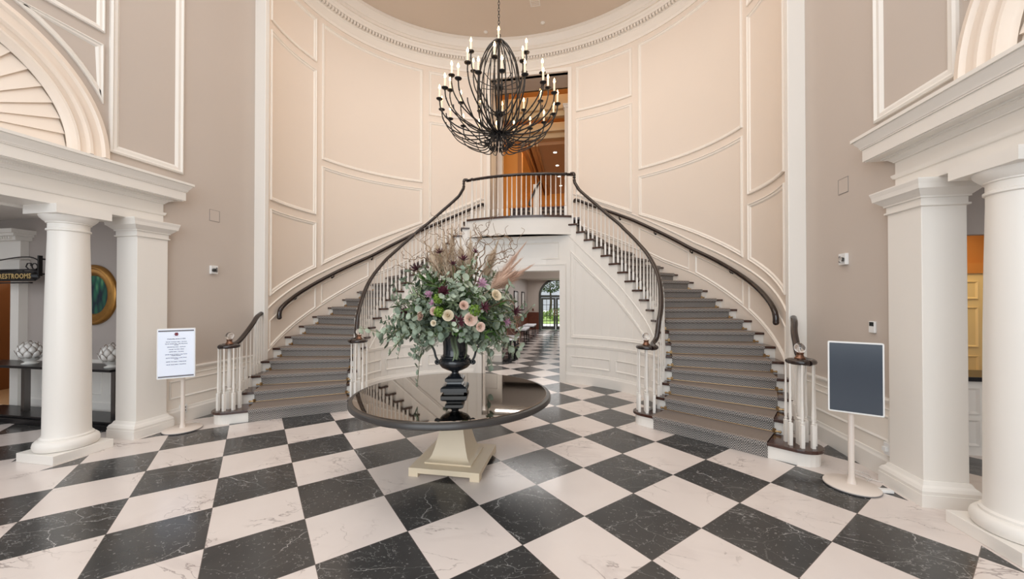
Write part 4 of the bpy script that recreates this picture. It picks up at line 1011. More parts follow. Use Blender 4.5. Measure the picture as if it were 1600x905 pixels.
for sx in (-1, 1):
    pts = [(.155,0,.30),(.175,0,.315),(.20,0,.36),(.215,0,.42),(.25,0,.48),(.30,0,.53),(.315,0,.575),(.29,0,.60),(.26,0,.585),(.245,0,.555),(.262,0,.54),(.277,0,.552)]
    mb = MB(); mb.tube([(sx*p.x, p.y, p.z) for p in catmull([V(*p) for p in pts], 5)], .0115, 8)
    mb.tube([(sx*p.x, p.y, p.z) for p in catmull([V(.15,0,.30),V(.185,0,.285),V(.2,0,.3),V(.19,0,.318)], 5)], .012, 8)
    mb.sphere((sx*.262,0,.548), .016, 10, 8); mb.sphere((sx*.195,0,.298), .017, 10, 8)
    loc(mb).build('handle', M['urn'], un, smooth=60)

# ------------------------------------------------------------------ flower arrangement : every stem its own thing
FC = Vector((ux, uy, 1.50))
rnd = random.Random(5)
def leafquad(mb, base, d, up, L, W, round_=True, fold=.15):
    d = d.normalized(); s = d.cross(up)
    if s.length < 1e-3: s = d.orthogonal()
    s.normalize(); n = s.cross(d)
    if round_: sh = [(0,0),(.2,.42),(.5,.55),(.82,.4),(1,0)]
    else: sh = [(0,0),(.25,.32),(.5,.42),(.78,.24),(1,0)]
    c = [base+d*(t*L)+n*(-fold*W*sin(t*pi)) for t, w in sh]
    l = [c[i]+s*(sh[i][1]*W)+n*fold*W for i in range(1,4)]; r = [c[i]-s*(sh[i][1]*W)+n*fold*W for i in range(1,4)]
    mb.add(c+l+r, [(0,1,5),(1,2,6,5),(2,3,7,6),(3,4,7),(0,8,1),(1,8,9,2),(2,9,10,3),(3,10,4)])
# prototypes are built along +Z from the origin with length 1 unit = .45 m
def proto_euc(seed, n=9, lw=.058, droop=.25):
    r = random.Random(seed); st = catmull([V(0,0,0),V(.02,0,.15),V(.03+droop*.1,.02,.3),V(.05+droop*.35,.0,.42)], 5)
    lf = MB()
    for i in range(n):
        t = .22+.78*i/(n-1); p = st[int(t*(len(st)-1))]
        for q in (0, 1):
            a = i*1.5+q*pi+r.uniform(-.4,.4); d = V(cos(a), sin(a), r.uniform(.1,.7)); w = lw*(1.1-.45*t)*r.uniform(.85,1.15)
            leafquad(lf, p+d.normalized()*.012, d, V(r.uniform(-.4,.4),r.uniform(-.4,.4),1), w, w*.95)
    leafquad(lf, st[-1], st[-1]-st[-2], V(1,0,0), .04, .03)
    return st, .003, lf
def proto_lance(seed, n=9, L=.11, W=.032):
    r = random.Random(seed); st = catmull([V(0,0,0),V(.02,.01,.15),V(.0,.03,.3),V(.04,.02,.4)], 5); lf = MB()
    for i in range(n):
        t = .2+.8*i/(n-1); p = st[int(t*(len(st)-1))]
        for q in (0, 1):
            a = i*2.4+q*pi+r.uniform(-.4,.4); d = V(cos(a), sin(a), r.uniform(.4,1.3)); leafquad(lf, p, d, V(0,0,1), L*r.uniform(.7,1.1), W, False, .1)
    return st, .0035, lf
def proto_fern(seed):
    r = random.Random(seed); st = catmull([V(0,0,0),V(.0,.01,.15),V(.03,.0,.3),V(.1,.02,.42)], 6); lf = MB()
    for i in range(3, len(st)-1):
        for q in (-1, 1):
            for w in (0, .5): leafquad(lf, st[i].lerp(st[i+1], w), V(.15, q, .9), V(1,0,0), .07*(1-.3*i/len(st)), .008, False, .05)
    return st, .0025, lf
def proto_filler(seed):
    r = random.Random(seed); st = catmull([V(0,0,0),V(.01,.01,.2),V(.03,.0,.4)], 5); lf = MB()
    for i in range(44):
        t = r.uniform(.4,1); p = st[int(t*(len(st)-1))]+V(r.gauss(0,.035),r.gauss(0,.035),r.gauss(0,.03)); leafquad(lf, p, V(r.uniform(-1,1),r.uniform(-1,1),r.uniform(0,1)), V(0,0,1), .03, .014, True, .2)
    return st, .0025, lf
def aim(o, base, tip, length, spin):
    d = (Vector(tip)-Vector(base)); s = d.length/length; q = Vector((0,0,1)).rotation_difference(d.normalized())
    o.matrix_world = Matrix.Translation(Vector(base)) @ q.to_matrix().to_4x4() @ Matrix.Rotation(spin, 4, 'Z') @ Matrix.Scale(s, 4)
def make(name, label, cat, group, partname, pr, lm, sm=None):
    st, r, lf = pr; t = thing(name, label, cat, (0,0,0), group=group); WORLD[t.name] = Matrix.Identity(4)
    MB().tube(st, r, 6).build('stem', sm or M['stem'], t, smooth=60, recalc=False); lf.build(partname, lm, t, smooth=50, recalc=False); return t
def scatter(protos, spots, length, first_used):
    for i, (b, tp, sp) in enumerate(spots):
        p = protos[i % len(protos)]
        if p.name not in first_used: o = p; first_used.add(p.name)
        else: o = dup(p)
        aim(o, b, tp, length, sp)
used = set()
def dome(th, el, r):  # th around, el elevation
    return FC+Vector((cos(th)*cos(el)*r*1.0, sin(th)*cos(el)*r*.85, sin(el)*r))
# rounded eucalyptus fills the dome
pe = [make('eucalyptus_stem', 'silvery round-leaved eucalyptus spray in the black urn', 'foliage', 'eucalyptus sprays in the urn', 'leaves', proto_euc(s, 8, .072+.010*(s%3), d), M['euc']) for s, d in ((1,.2),(2,.6),(3,.9),(4,.4))]
spots = []
for i in range(120):
    th = rnd.uniform(0, 2*pi) if i % 3 else rnd.uniform(-pi, 0); el = rnd.uniform(-.38, 1.1); R0 = rnd.uniform(.42, .68)*(1.0 if el < .5 else .95)
    tip = dome(th, el, R0); tip.x *= 1.08; base = FC+(tip-FC)*rnd.uniform(.05,.3)+Vector((0,0,-.05)); tip.z -= .05 if el < 0 else 0
    if abs(tip.x-ux) < .42: tip.z = max(tip.z, 1.47-.25*abs(tip.x-ux)); base.z = max(base.z, 1.5)
    spots.append((base, tip, rnd.uniform(0,6.3)))
# long drooping sprays at both lower sides
for tx, tz, ty in ((-.62,1.28,3.55),(-.72,1.22,3.5),(-.55,1.4,3.4),(-.58,1.42,3.45),(-.68,1.55,3.5),(.62,1.3,3.6),(.72,1.36,3.7),(.66,1.45,3.5),(.55,1.28,3.5),(.74,1.5,3.6),(-.66,1.68,3.6)):
    spots.append((Vector((tx*.55, 3.6, 1.5)), Vector((tx,ty,tz)), rnd.uniform(0,6)))
scatter(pe, spots, .43, used)
pl = [make('ruscus_stem', 'glossy deep green leaf spray tucked among the urn flowers', 'foliage', 'green leaf sprays in the urn', 'leaves', proto_lance(s, 8), M['green']) for s in (5,6,7)]
spots = []
for i in range(44):
    th = rnd.uniform(0, 2*pi); el = rnd.uniform(-.5, .9); R0 = rnd.uniform(.42, .60); tip = dome(th, el, R0); tip.z = max(tip.z, 1.42); spots.append((FC+(tip-FC)*.15, tip, rnd.uniform(0,6)))
scatter(pl, spots, .4, used)
po = [make('olive_stem', 'dull olive leaf spray among the urn flowers', 'foliage', 'olive leaf sprays in the urn', 'leaves', proto_lance(s, 10, .08, .02), M['olive']) for s in (8,9)]
spots = []
for i in range(34):
    th = rnd.uniform(0, 2*pi); el = rnd.uniform(-.4, 1.2); R0 = rnd.uniform(.5, .68); tip = dome(th, el, R0); tip.z = max(tip.z, 1.44); spots.append((FC+(tip-FC)*.2, tip, rnd.uniform(0,6)))
scatter(po, spots, .4, used)
pf = [make('fern_frond', 'feathery fern frond hanging over the urn rim', 'foliage', 'fern fronds over the urn rim', 'leaves', proto_fern(12), M['olive'])]
scatter(pf, [(FC+V(-.1,-.12,-.1), V(-.30,3.42,1.17), 1), (FC+V(-.12,-.1,-.1), V(-.36,3.5,1.12), 2), (FC+V(0,-.14,-.1), V(.08,3.43,1.12), .5), (FC+V(.02,-.14,-.1), V(.14,3.42,1.12), 3), (FC+V(.1,-.12,-.1), V(.32,3.5,1.14), 3), (FC+V(.12,-.1,-.1), V(.26,3.45,1.16), 4), (FC+V(-.05,-.1,-.1), V(-.2,3.45,1.2), 2)], .44, used)
pg = [make('filler_sprig', 'tiny pale leaved filler sprig among the urn flowers', 'foliage', 'filler sprigs in the urn', 'leaves', proto_filler(s), M['euc'] if s % 2 else M['olive']) for s in (21,22)]
spots = []
for i in range(40):
    th = rnd.uniform(0, 2*pi); el = rnd.uniform(-.3, 1.2); R0 = rnd.uniform(.5, .64); tip = dome(th, el, R0); spots.append((FC+(tip-FC)*.3, tip, rnd.uniform(0,6)))
scatter(pg, spots, .4, used)

# single blooms ; positions are measured points on the front of the bouquet
def rose(c, r, m, lab, d=None):
    c = Vector(c); d = (d or (c-FC)).normalized(); t = thing('rose', lab, 'flower', tuple(c)); q = Vector((0,0,1)).rotation_difference(d).to_matrix().to_4x4(); Mx = Matrix.Translation(c) @ q
    mb = MB(); mb.sphere((0,0,-r*.1), r*.2, 8, 6, 1.5)
    for ring, (n, rr, h, tilt) in enumerate(((3,.10,.50,.05),(3,.30,.46,.15),(5,.55,.38,.4),(6,.75,.25,.75),(7,.9,.1,1.15))):
        for i in range(n):
            a = 2*pi*i/n+ring*.7; w = 1.15*pi/n; rows = []
            for v in range(4):
                f = v/3; row = []
                for u in range(5):
                    g = (u/4-.5)*2; aa = a+g*w; rad = r*(rr*.55+rr*.55*f+tilt*.22*f*f); z = r*(-.35+ (h+.45)*f - tilt*.12*f*f - .15*g*g*f)
                    row.append((rad*cos(aa), rad*sin(aa), z))
                rows.append(row)
            mb.add([p for rw in rows for p in rw], [(j*5+k, j*5+k+1, (j+1)*5+k+1, (j+1)*5+k) for j in range(3) for k in range(4)])
    mb.xf(Mx).build('petals', m, t, smooth=60, recalc=False)
    MB().tube([Vector(c), lerp(Vector(c), FC, .6)], .004, 6).build('stem', M['stem'], t)
def W(u, v, y): # measured image point -> place in the hall (depth y)
    f = 581.; yw = math.atan(106/581.); p_ = .008
    x_, y_ = (u-800)/f, -(v-463)/f; fw = cos(p_)-y_*sin(p_); up = y_*cos(p_)+sin(p_)
    d = Vector((cos(yw)*x_-sin(yw)*fw, sin(yw)*x_+cos(yw)*fw, up)); t = y/d.y
    return Vector((1.285, 0, 1.72))+d*t
for (u, v, y, r, m, lab) in ((735.8,498.9,3.14,.05,'rose','largest open blush rose at the front of the urn bouquet'),(751,511,3.17,.036,'rose','round blush rosebud just right of the largest rose'),
    (700,493,3.16,.042,'creamrose','cream rose left of the green hydrangea heads'),(776,461,3.2,.042,'creamrose','peach cream rose at the upper right of the bouquet'),(656,494,3.25,.036,'rose','pale pink rose at the left side of the bouquet'),
    (678,486,3.2,.034,'rose','pale pink bud left of the lime hydrangea'),(725,477,3.14,.034,'rose','small blush rose in the centre of the bouquet'),(677,505,3.2,.024,'creamrose','small cream bud low on the left of the bouquet')):
    rose(W(u,v,y), r, M[m], lab)
for (u, v, y, r, lab) in ((684,467,3.17,.036,'lime green hydrangea head, upper of the pair on the left'),(686,487,3.15,.04,'lime green hydrangea head, lower of the pair on the left'),(742,485,3.14,.042,'lime green hydrangea head right of the bouquet centre')):
    c = W(u,v,y); t = thing('hydrangea', lab, 'flower', tuple(c)); mb = MB(); rr = random.Random(int(u))
    for i in range(70):
        z = 1-2*(i+.5)/70; a = i*2.4; q = sqrt(1-z*z); p = c+V(q*cos(a), q*sin(a), z)*r
        for k in range(4): leafquad(mb, p, V(rr.uniform(-1,1),rr.uniform(-1,1),rr.uniform(-1,1)), p-c, .016, .013, True, .1)
    mb.build('florets', M['lime'], t, recalc=False); MB().tube([c, lerp(c, FC, .6)], .004, 6).build('stem', M['stem'], t)
def spiky(u, v, y, r, m, name, lab, n=16, L=1.0, wd=.28):
    c = W(u,v,y); t = thing(name, lab, 'flower', tuple(c)); mb = MB(); d0 = (c-FC).normalized(); rr = random.Random(int(u*3))
    for i in range(n):
        a = i*2.399; el = .25+1.1*((i+.5)/n); s = d0.orthogonal().normalized(); w = d0.cross(s); d = d0*cos(el)+(s*cos(a)+w*sin(a))*sin(el); leafquad(mb, c, d, d0, r*rr.uniform(.8,1.15)*L, r*wd, False, .25)
    mb.build('petals', M[m], t, smooth=50, recalc=False); MB().tube([c, lerp(c, FC, .6)], .004, 6).build('stem', M['stem'], t)
for a in ((693.6,457,3.17,.07,'burg','dahlia','darkest burgundy bloom at the upper middle of the bouquet',30,1,.5),(652,422,3.3,.08,'burg','leucadendron','burgundy spiky leaf tuft at the upper left edge of the bouquet'),(636,489,3.3,.08,'burg','leucadendron','burgundy spiky tuft at the far left of the bouquet'),
          (717,502,3.14,.075,'burg','leucadendron','burgundy spiky tuft low in the middle, beside the largest rose',20),(756,481,3.16,.07,'burg','leucadendron','reddish brown spiky tuft right of the lime hydrangea'),(803,487,3.35,.08,'burg','leucadendron','burgundy spiky tuft at the right side of the bouquet'),
          (724,407,3.45,.07,'burg','leucadendron','dark burgundy tuft standing among the pampas plumes'),(687,396,3.5,.065,'burg','leucadendron','dark burgundy tuft at the top left beside the pampas plumes'),(708,414,3.3,.05,'burg','leucadendron','small dark tuft at the base of the pampas plumes'),
          (672,461,3.2,.055,'lilac','orchid','lilac pink orchid bloom, upper of the two at left',12,1,.55),(676,474,3.18,.04,'lilac','orchid','lilac pink orchid bloom, lower of the two at left',10,1,.55),(752,445,3.2,.07,'lilac','protea','pink spiky bloom at the upper right of the bouquet',22),
          (790,503,3.3,.055,'lilac','protea','dusky pink spiky bloom at the right of the bouquet',16),(742,395,3.5,.05,'burg','leucadendron','dark tuft at the right of the tallest plumes')):
    spiky(*a)
# pampas plumes
def plume(u0, v0, u1, v1, y, m, lab, wd=.075):
    a = W(u0,v0,y); b = W(u1,v1,y+.05); t = thing('pampas_plume', lab, 'dried grass', tuple(a)); mb = MB(); rr = random.Random(int(u1*7)); ax = (b-a); L = ax.length; axn = ax.normalized(); s = axn.orthogonal().normalized(); w = axn.cross(s)
    droop = Vector((ax.x, ax.y, 0))*.12
    pk = m == 'pink_pampas'
    for i in range(520 if pk else 900):
        f = rr.random(); p = a+ax*f+droop*f*f; an = rr.uniform(0,2*pi); o = (s*cos(an)+w*sin(an)); wr = wd*(sin(min(1,f*1.15+.12)*pi)**.6+.12)
        tip = p+axn*rr.uniform(.06,.16 if pk else .11)+o*wr*rr.uniform(.3,1.1)+Vector((0,0,-.01)); side = axn.cross(o)*(.0014 if pk else .0019)
        mid = p.lerp(tip,.5)+o*wr*.18
        mb.add([p-side,p+side,mid+side,mid-side,tip], [(0,1,2,3),(3,2,4)])
    mb.build('plume', M[m], t, recalc=False); MB().tube([lerp(a, FC, .7), a, b+droop], .003, 6).build('stem', M['pampas'], t)
for a in ((708,436,706,364,3.6,'pampas','tallest buff pampas plume at the middle of the bouquet',.095),(699,440,694,372,3.55,'pampas','buff pampas plume left of the tallest plume'),(686,436,674,393,3.5,'pampas','short buff pampas plume at the left of the group',.07),
          (690,430,683,382,3.7,'pampas','buff pampas plume second from the left'),(733,440,735,371,3.6,'pampas','upright buff pampas plume right of centre'),(722,436,720,380,3.75,'pampas','buff pampas plume behind the centre of the bouquet'),
          (757,436,773,386,3.6,'pampas','buff pampas plume leaning right beside the tangled twigs'),(772,446,808,392,3.55,'pink_pampas','long pinkish pampas plume leaning to the upper right',.06),(775,452,814,423,3.5,'pink_pampas','pinkish pampas plume leaning furthest right',.08),
          (768,450,800,415,3.45,'pink_pampas','full pinkish pampas plume at the right of the bouquet',.095),(765,452,790,432,3.4,'pink_pampas','low pinkish pampas plume at the right',.09)):
    plume(*a)
# curly willow twigs
labs = ['curly willow twig rising highest at the right of centre','curly willow twig looping out at the upper right','curly willow twig reaching to the upper left','curly willow twig drooping out at the far left','curly willow twig standing at the middle','curly willow twig curling left of the plumes']
def twig(pts, lab, seed, r0=.0062):
    rr = random.Random(seed); P = [W(u,v,y) for u, v, y in pts]; t = thing('willow_twig', lab, 'twig', tuple(P[0]))
    cur = catmull([lerp(P[0], FC, .6)]+P, 8); cur = [p+V(rr.gauss(0,.004)+.012*sin(i*.9+seed), .012*cos(i*.7+seed), .008*sin(i*1.3)) for i, p in enumerate(cur)]
    cur = catmull(cur, 2); n = len(cur); MB().tube(cur, [r0*(1-.7*i/n) for i in range(n)], 6).build('branch', M['twig'], t, smooth=60)
    for k in range(3):
        i = int(n*rr.uniform(.35,.85)); p = cur[i]; q = p+V(rr.uniform(-.12,.12), rr.uniform(-.05,.05), rr.uniform(.03,.16)); mid = p.lerp(q,.5)+V(rr.uniform(-.05,.05),0,rr.uniform(-.02,.05))
        MB().tube(catmull([p,mid,q,q+V(rr.uniform(-.04,.04),0,.03)], 4), [.0022]*12+[.001], 5).build('side_shoot', M['twig'], t, smooth=60)
TW = [([(745,430,3.6),(752,405,3.6),(758,385,3.6),(748,370,3.6),(760,357,3.6),(763,345,3.6)],'curly willow twig rising highest at the right of centre'),
      ([(748,425,3.55),(762,400,3.5),(780,395,3.5),(797,388,3.5),(796,372,3.5),(782,366,3.5),(770,372,3.5)],'curly willow twig looping round at the upper right'),
      ([(740,425,3.6),(750,395,3.65),(768,378,3.65),(792,370,3.65),(798,384,3.65)],'curly willow twig arching to the upper right'),
      ([(725,430,3.6),(722,395,3.6),(710,365,3.6),(718,350,3.6)],'curly willow twig standing behind the tallest plume'),
      ([(700,430,3.55),(684,400,3.5),(668,392,3.5),(664,378,3.5),(676,370,3.5)],'curly willow twig hooking at the upper left'),
      ([(690,430,3.5),(672,410,3.45),(655,402,3.4),(640,408,3.4),(630,400,3.4),(628,392,3.4)],'curly willow twig reaching out to the left'),
      ([(680,440,3.5),(655,425,3.4),(634,420,3.4),(622,414,3.4),(612,420,3.4)],'curly willow twig spreading furthest left'),
      ([(730,430,3.6),(738,400,3.6),(728,380,3.6),(742,366,3.6),(738,356,3.6)],'thin curly willow twig near the centre top'),
      ([(705,430,3.6),(692,395,3.6),(700,375,3.6),(690,358,3.6),(680,352,3.6)],'curly willow twig leaning left of the plumes'),
      ([(760,430,3.6),(775,412,3.6),(790,408,3.6),(785,395,3.6),(800,392,3.6)],'curly willow twig crossing the pink plumes'),
      ([(735,430,3.65),(745,380,3.65),(762,368,3.65),(775,380,3.65),(770,395,3.65)],'curly willow twig curling over at the right'),
      ([(798,470,3.4),(806,500,3.35),(812,530,3.35),(806,545,3.35)],'thin twig hanging at the right edge of the bouquet'),
      ([(715,420,3.6),(706,385,3.65),(686,368,3.65),(668,365,3.65)],'thin curly willow twig arching to the upper left')]
TW += [([(752,430,3.5),(768,408,3.5),(786,404,3.45),(800,398,3.45),(806,384,3.45),(798,374,3.45)],'curly willow twig curling at the far upper right'),
      ([(738,430,3.55),(746,402,3.55),(741,384,3.55),(752,372,3.55),(746,358,3.55),(754,350,3.55)],'wavy willow twig beside the highest twig'),
      ([(710,425,3.55),(700,398,3.5),(712,378,3.5),(700,364,3.5),(706,352,3.5)],'wavy willow twig crossing in front of the tallest plume'),
      ([(690,430,3.5),(668,405,3.5),(672,388,3.5),(660,376,3.5),(668,362,3.5)],'willow twig standing at the upper left of the bouquet')]
for i, (p, l) in enumerate(TW): twig(p, l, i+3)

# ------------------------------------------------------------------ chandelier
CX, CY = -.01, 5.9
ch = thing('chandelier', 'big black iron cage chandelier with three tiers of lit candle bulbs', 'chandelier', (CX, CY, 6.0))
mb = MB(); z = 8.35; i = 0
while z > 6.03:
    a = i % 2; pts = [(CX+(.016*cos(t) if a == 0 else 0), CY+(0 if a == 0 else .016*cos(t)), z-.028+.032*sin(t)) for t in frange(0, 2*pi, pi/5)[:-1]]
    mb.tube(pts, .0045, 5, closed=True); z -= .052; i += 1
mb.build('chain', M['black'], ch, smooth=60)
MB().lathe([(.0,.0),(.07,.0),(.075,.015),(.05,.03),(.02,.05)], (CX,CY,8.3), 20).build('ceiling_rose', M['black'], ch, smooth=50)
mb = MB(); mb.tube([(CX+.03*cos(t), CY, 6.02+.03*sin(t)) for t in frange(0, 2*pi, pi/8)[:-1]], .006, 6, closed=True)
mb.lathe([(.012,0),(.02,-.02),(.035,-.03),(.02,-.05),(.016,-.1)], (CX,CY,6.0), 14); mb.tube([(CX,CY,5.95),(CX,CY,4.3)], .02, 10)
for zc in (5.17, 4.74, 4.42): mb.lathe([(.03,-.03),(.075,-.02),(.08,0),(.075,.02),(.03,.03)], (CX,CY,zc), 20)
mb.build('stem', M['black'], ch, smooth=50)
cage = [(.02,5.96),(.08,5.92),(.18,5.80),(.27,5.62),(.32,5.42),(.345,5.2),(.345,5.0),(.34,4.85),(.325,4.72),(.28,4.58),(.17,4.47),(.06,4.43)]
for k in range(18):
    a = 2*pi*k/18; pts = catmull([V(CX+r*cos(a), CY+r*sin(a), z) for r, z in cage], 4)
    MB().tube(pts, .0092, 6).build('cage_rib', M['black'], ch, smooth=60)
curl = [(.07,4.42),(.11,4.33),(.16,4.24),(.22,4.19),(.28,4.2),(.30,4.235)]
def tier(n, r, zc, path, off, curled=False):
    proto = None
    for k in range(n):
        a = off+2*pi*k/n
        if proto is None:
            mb = MB(); mb.tube(catmull([V(CX+q, CY, z) for q, z in path]+[V(CX+r, CY, zc)], 5), .0105, 7)
            f = [path[len(path)//2]]
            for q, z in (path[len(path)//2], path[-1]): mb.sphere((CX+q, CY, z), .0135, 8, 6)
            arm = mb.build('arm', M['black'], ch, smooth=60)
            MB().lathe([(.012,-.03),(.014,-.012),(.035,-.006),(.05,.004),(.052,.012),(.045,.01),(.015,.006)], (CX+r,CY,zc), 16).build('drip_cup', M['black'], arm, smooth=50)
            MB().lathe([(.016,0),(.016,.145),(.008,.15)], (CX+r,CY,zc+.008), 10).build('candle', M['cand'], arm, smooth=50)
            MB().lathe([(.005,0),(.015,.014),(.018,.026),(.012,.052),(.001,.078)], (CX+r,CY,zc+.157), 8).build('flame_bulb', M['flame'], arm, smooth=60)
            proto = arm
            arm.rotation_euler = (0,0,0); first = a
            # arm is in chandelier local coordinates: rotate about its axis
            arm.rotation_euler[2] = a
        else:
            o = dup(proto, ch); o.rotation_euler = (0,0,a)
tier(6, .50, 5.58, [(.06,4.74),(.17,4.80),(.29,4.97),(.40,5.15),(.475,5.32),(.5,5.48)], radians(42))
tier(12, .80, 5.14, [(.07,4.42),(.22,4.44),(.42,4.56),(.62,4.70),(.75,4.86),(.80,5.02)], radians(8))
tier(18, .95, 4.85, [(.07,4.42),(.2,4.40),(.42,4.40),(.65,4.45),(.84,4.57),(.93,4.71)], radians(5))
for k in range(18):
    a = radians(11)+2*pi*k/18; pts = catmull([V(CX+q*cos(a), CY+q*sin(a), z) for q, z in ((.86,4.60),(.84,4.53),(.72,4.39),(.52,4.27),(.36,4.20),(.26,4.185),(.19,4.215),(.2,4.27),(.25,4.275))], 4)
    MB().tube(pts, .009, 6).build('lower_scroll', M['black'], ch, smooth=60)
for k in range(18):
    a = radians(5)+2*pi*(k+.5)/18; pts = catmull([V(CX+q*cos(a), CY+q*sin(a), z) for q, z in ((.05,4.42),(.10,4.38),(.15,4.3),(.17,4.21),(.13,4.16),(.09,4.18),(.08,4.22))], 4)
    MB().tube(pts, .008, 6).build('scroll', M['black'], ch, smooth=60)
for k in range(9):
    a = 2*pi*k/9; pts = catmull([V(CX+q*cos(a), CY+q*sin(a), z) for q, z in ((.06,5.17),(.2,5.2),(.34,5.26))], 4); MB().tube(pts, .006, 6).build('spoke', M['black'], ch, smooth=60)

# ------------------------------------------------------------------ display stands
def stand(name, lab, base, scr, ang, on):
    bx_, by_ = base; t = thing(name, lab, 'display', (bx_, by_, 0))
    MB().lathe([(.0,.0),(.195,.0),(.205,.008),(.205,.02),(.195,.028),(.03,.034),(.0,.034)], (bx_,by_,0), 48).build('base', M['pole'], t, smooth=40)
    MB().lathe([(.204,.004),(.2065,.008),(.2065,.012),(.204,.014)], (bx_,by_,0), 48).build('base_band', M['rubber'], t)
    n = Vector((cos(ang), sin(ang), 0)); s = Vector((-n.y, n.x, 0))     # n : facing direction
    top = Vector((bx_, by_, 1.02)); mb = MB(); mb.lathe([(.04,.03),(.035,.04),(.023,.095),(.023,1.0),(.018,1.01)], (bx_,by_,0), 20)
    mb.build('pole', M['pole'], t, smooth=40)
    c = Vector((scr[0], scr[1], scr[2])); R3 = Matrix((s, Vector((0,0,1)), n)).transposed()  # local x=s, y=up, z=n
    R4 = Matrix.Translation(c) @ R3.to_4x4()
    back = c-n*.03; mb = MB(); mb.tube([top-V(0,0,.02), back+V(0,0,-.02)], .022, 12); mb.build('tilt_arm', M['pole'], t, smooth=50)
    w, h = .186, .318
    def rr(w, h, z0, z1, rad=.012):
        pts = []
        for cx, cy, a0 in ((w-rad,h-rad,0),(-w+rad,h-rad,90),(-w+rad,-h+rad,180),(w-rad,-h+rad,270)):
            for k in range(5): a = radians(a0+k*22.5); pts.append((cx+rad*cos(a), cy+rad*sin(a)))
        return MB().prism(pts, z0, z1)
    rr(w, h, -.03, 0).xf(R4).build('housing', M['plastic'], t, smooth=40)
    rr(w-.011, h-.013, .0, .0015, .004).xf(R4).build('screen', M['scr_on'] if on else M['screen_off'], t)
    return t, R4, R3
k = N('lit_screen'); n_ = k.noise(k.pos(), 3); cc = k.mix(n_.outputs[0], srgb(214,222,238), srgb(232,236,246)); k.link(cc, k.b.inputs['Base Color']); k.link(cc, k.b.inputs['Emission Color']); k.b.inputs['Emission Strength'].default_value = .3; k.b.inputs['Roughness'].default_value = .3; M['scr_on'] = k.m
M['ink'] = mat('screen_ink', srgb(40,38,50), .5); M['crest'] = mat('crest_red', srgb(120,40,50), .5)
lt, L4, L3 = stand('display_stand', 'portrait screen on a beige round-footed stand showing a white event list', (-3.86,4.05), (-3.775,3.90,1.03), atan2(-.74,.67), True)
rt, R4, R3 = stand('display_stand', 'portrait screen switched off on a beige round-footed stand beside the right pilaster', (3.735,3.93), (3.69,3.80,1.02), atan2(-.91,-.42), False)
for y in (.287, -.29):
    MB().box(-.172,.172,y-.009,y+.009,.001,.003).xf(L4).build('dark_bar', M['rubber'], lt)
mb = MB()
for a in range(6): mb.lathe([(.0,.0),(.0085,.0),(.0085,.002)], (.0+.013*cos(a*pi/3), .245+.014*sin(a*pi/3), .0015), 8)
mb.lathe([(0,0),(.007,0),(.007,.002)], (0,.245,.0015), 8); mb.box(-.03,.03,.222,.224,.001,.0028); mb.xf(L4).build('crest', M['crest'], lt)
lines = [(.185,.0155,'Wednesday, January 8, 2025'),(.147,.0115,'7:00 AM  Community Coffee  |  Tea House'),(.122,.0115,'9:00 AM  Breakfast Club  |  Main Dining Room'),(.108,.0115,'(private)'),(.082,.0115,'10:00 AM  Book Circle  |  Card Room'),(.052,.0115,'11:00 AM  Yoga Class  |  Fitness'),(.022,.0115,'1:00 PM  Bridge  |  The Library'),(-.012,.0115,'2:00 PM  Garden Reception  |  Lawn Terrace'),(-.026,.0115,'Weather Permitting'),(-.056,.0115,'3:00 PM  Members Tour  |  Lower Terrace'),(-.07,.0115,'(closed)'),(-.104,.0115,'4:00 PM  Choir Evening  |  Chapel Garden'),(-.14,.0115,'6:00 PM  Dinner Seating  |  Grand Room')]
for y, s_, txt in lines:
    text_mesh('text_line', txt, s_, M['ink'], tuple(L4 @ Vector((0, y, .0025))), L3, lt, ext=.0004, bold=.00045)

# cables
def cable(name, lab, pts, r=.004, m='cable'):
    t = MB().tube(catmull([V(*p) for p in pts], 6), r, 6).build(name, M[m], smooth=60); return tag(t, lab, 'cable')
cable('power_cable', 'thin pale cable coiled on the floor behind the right display stand', [(3.83,3.97,.02),(3.93,4.02,.006),(3.98,4.14,.006),(3.92,4.25,.006),(3.86,4.17,.006),(3.93,4.07,.006),(4.02,4.12,.008),(4.05,4.22,.006),(3.98,4.3,.006),(3.93,4.22,.012),(4.0,4.1,.012),(4.08,4.05,.008),(4.12,4.1,.03),(4.15,4.12,.12),(4.165,4.1,.2),(4.165,4.05,.3)])
cable('power_cable', 'thin pale cable looping behind the left display stand to its outlet', [(-3.95,4.12,.02),(-4.03,4.2,.006),(-4.0,4.32,.006),(-3.92,4.3,.006),(-4.02,4.22,.01),(-4.1,4.25,.01),(-4.14,4.3,.08),(-4.16,4.3,.16)])
t = thing('power_adapter', 'white power brick on the floor beside the right display stand', 'adapter', (3.96,3.86,0)); MB().box(3.91,4.01,3.84,3.89,0.001,.03).build('case', M['plastic'], t, bevel=.006)
MB().tube(catmull([V(3.91,3.865,.01),V(3.86,3.82,.006),V(3.8,3.84,.006),V(3.78,3.9,.02)],5), .003, 6).build('lead', M['cable'], t)

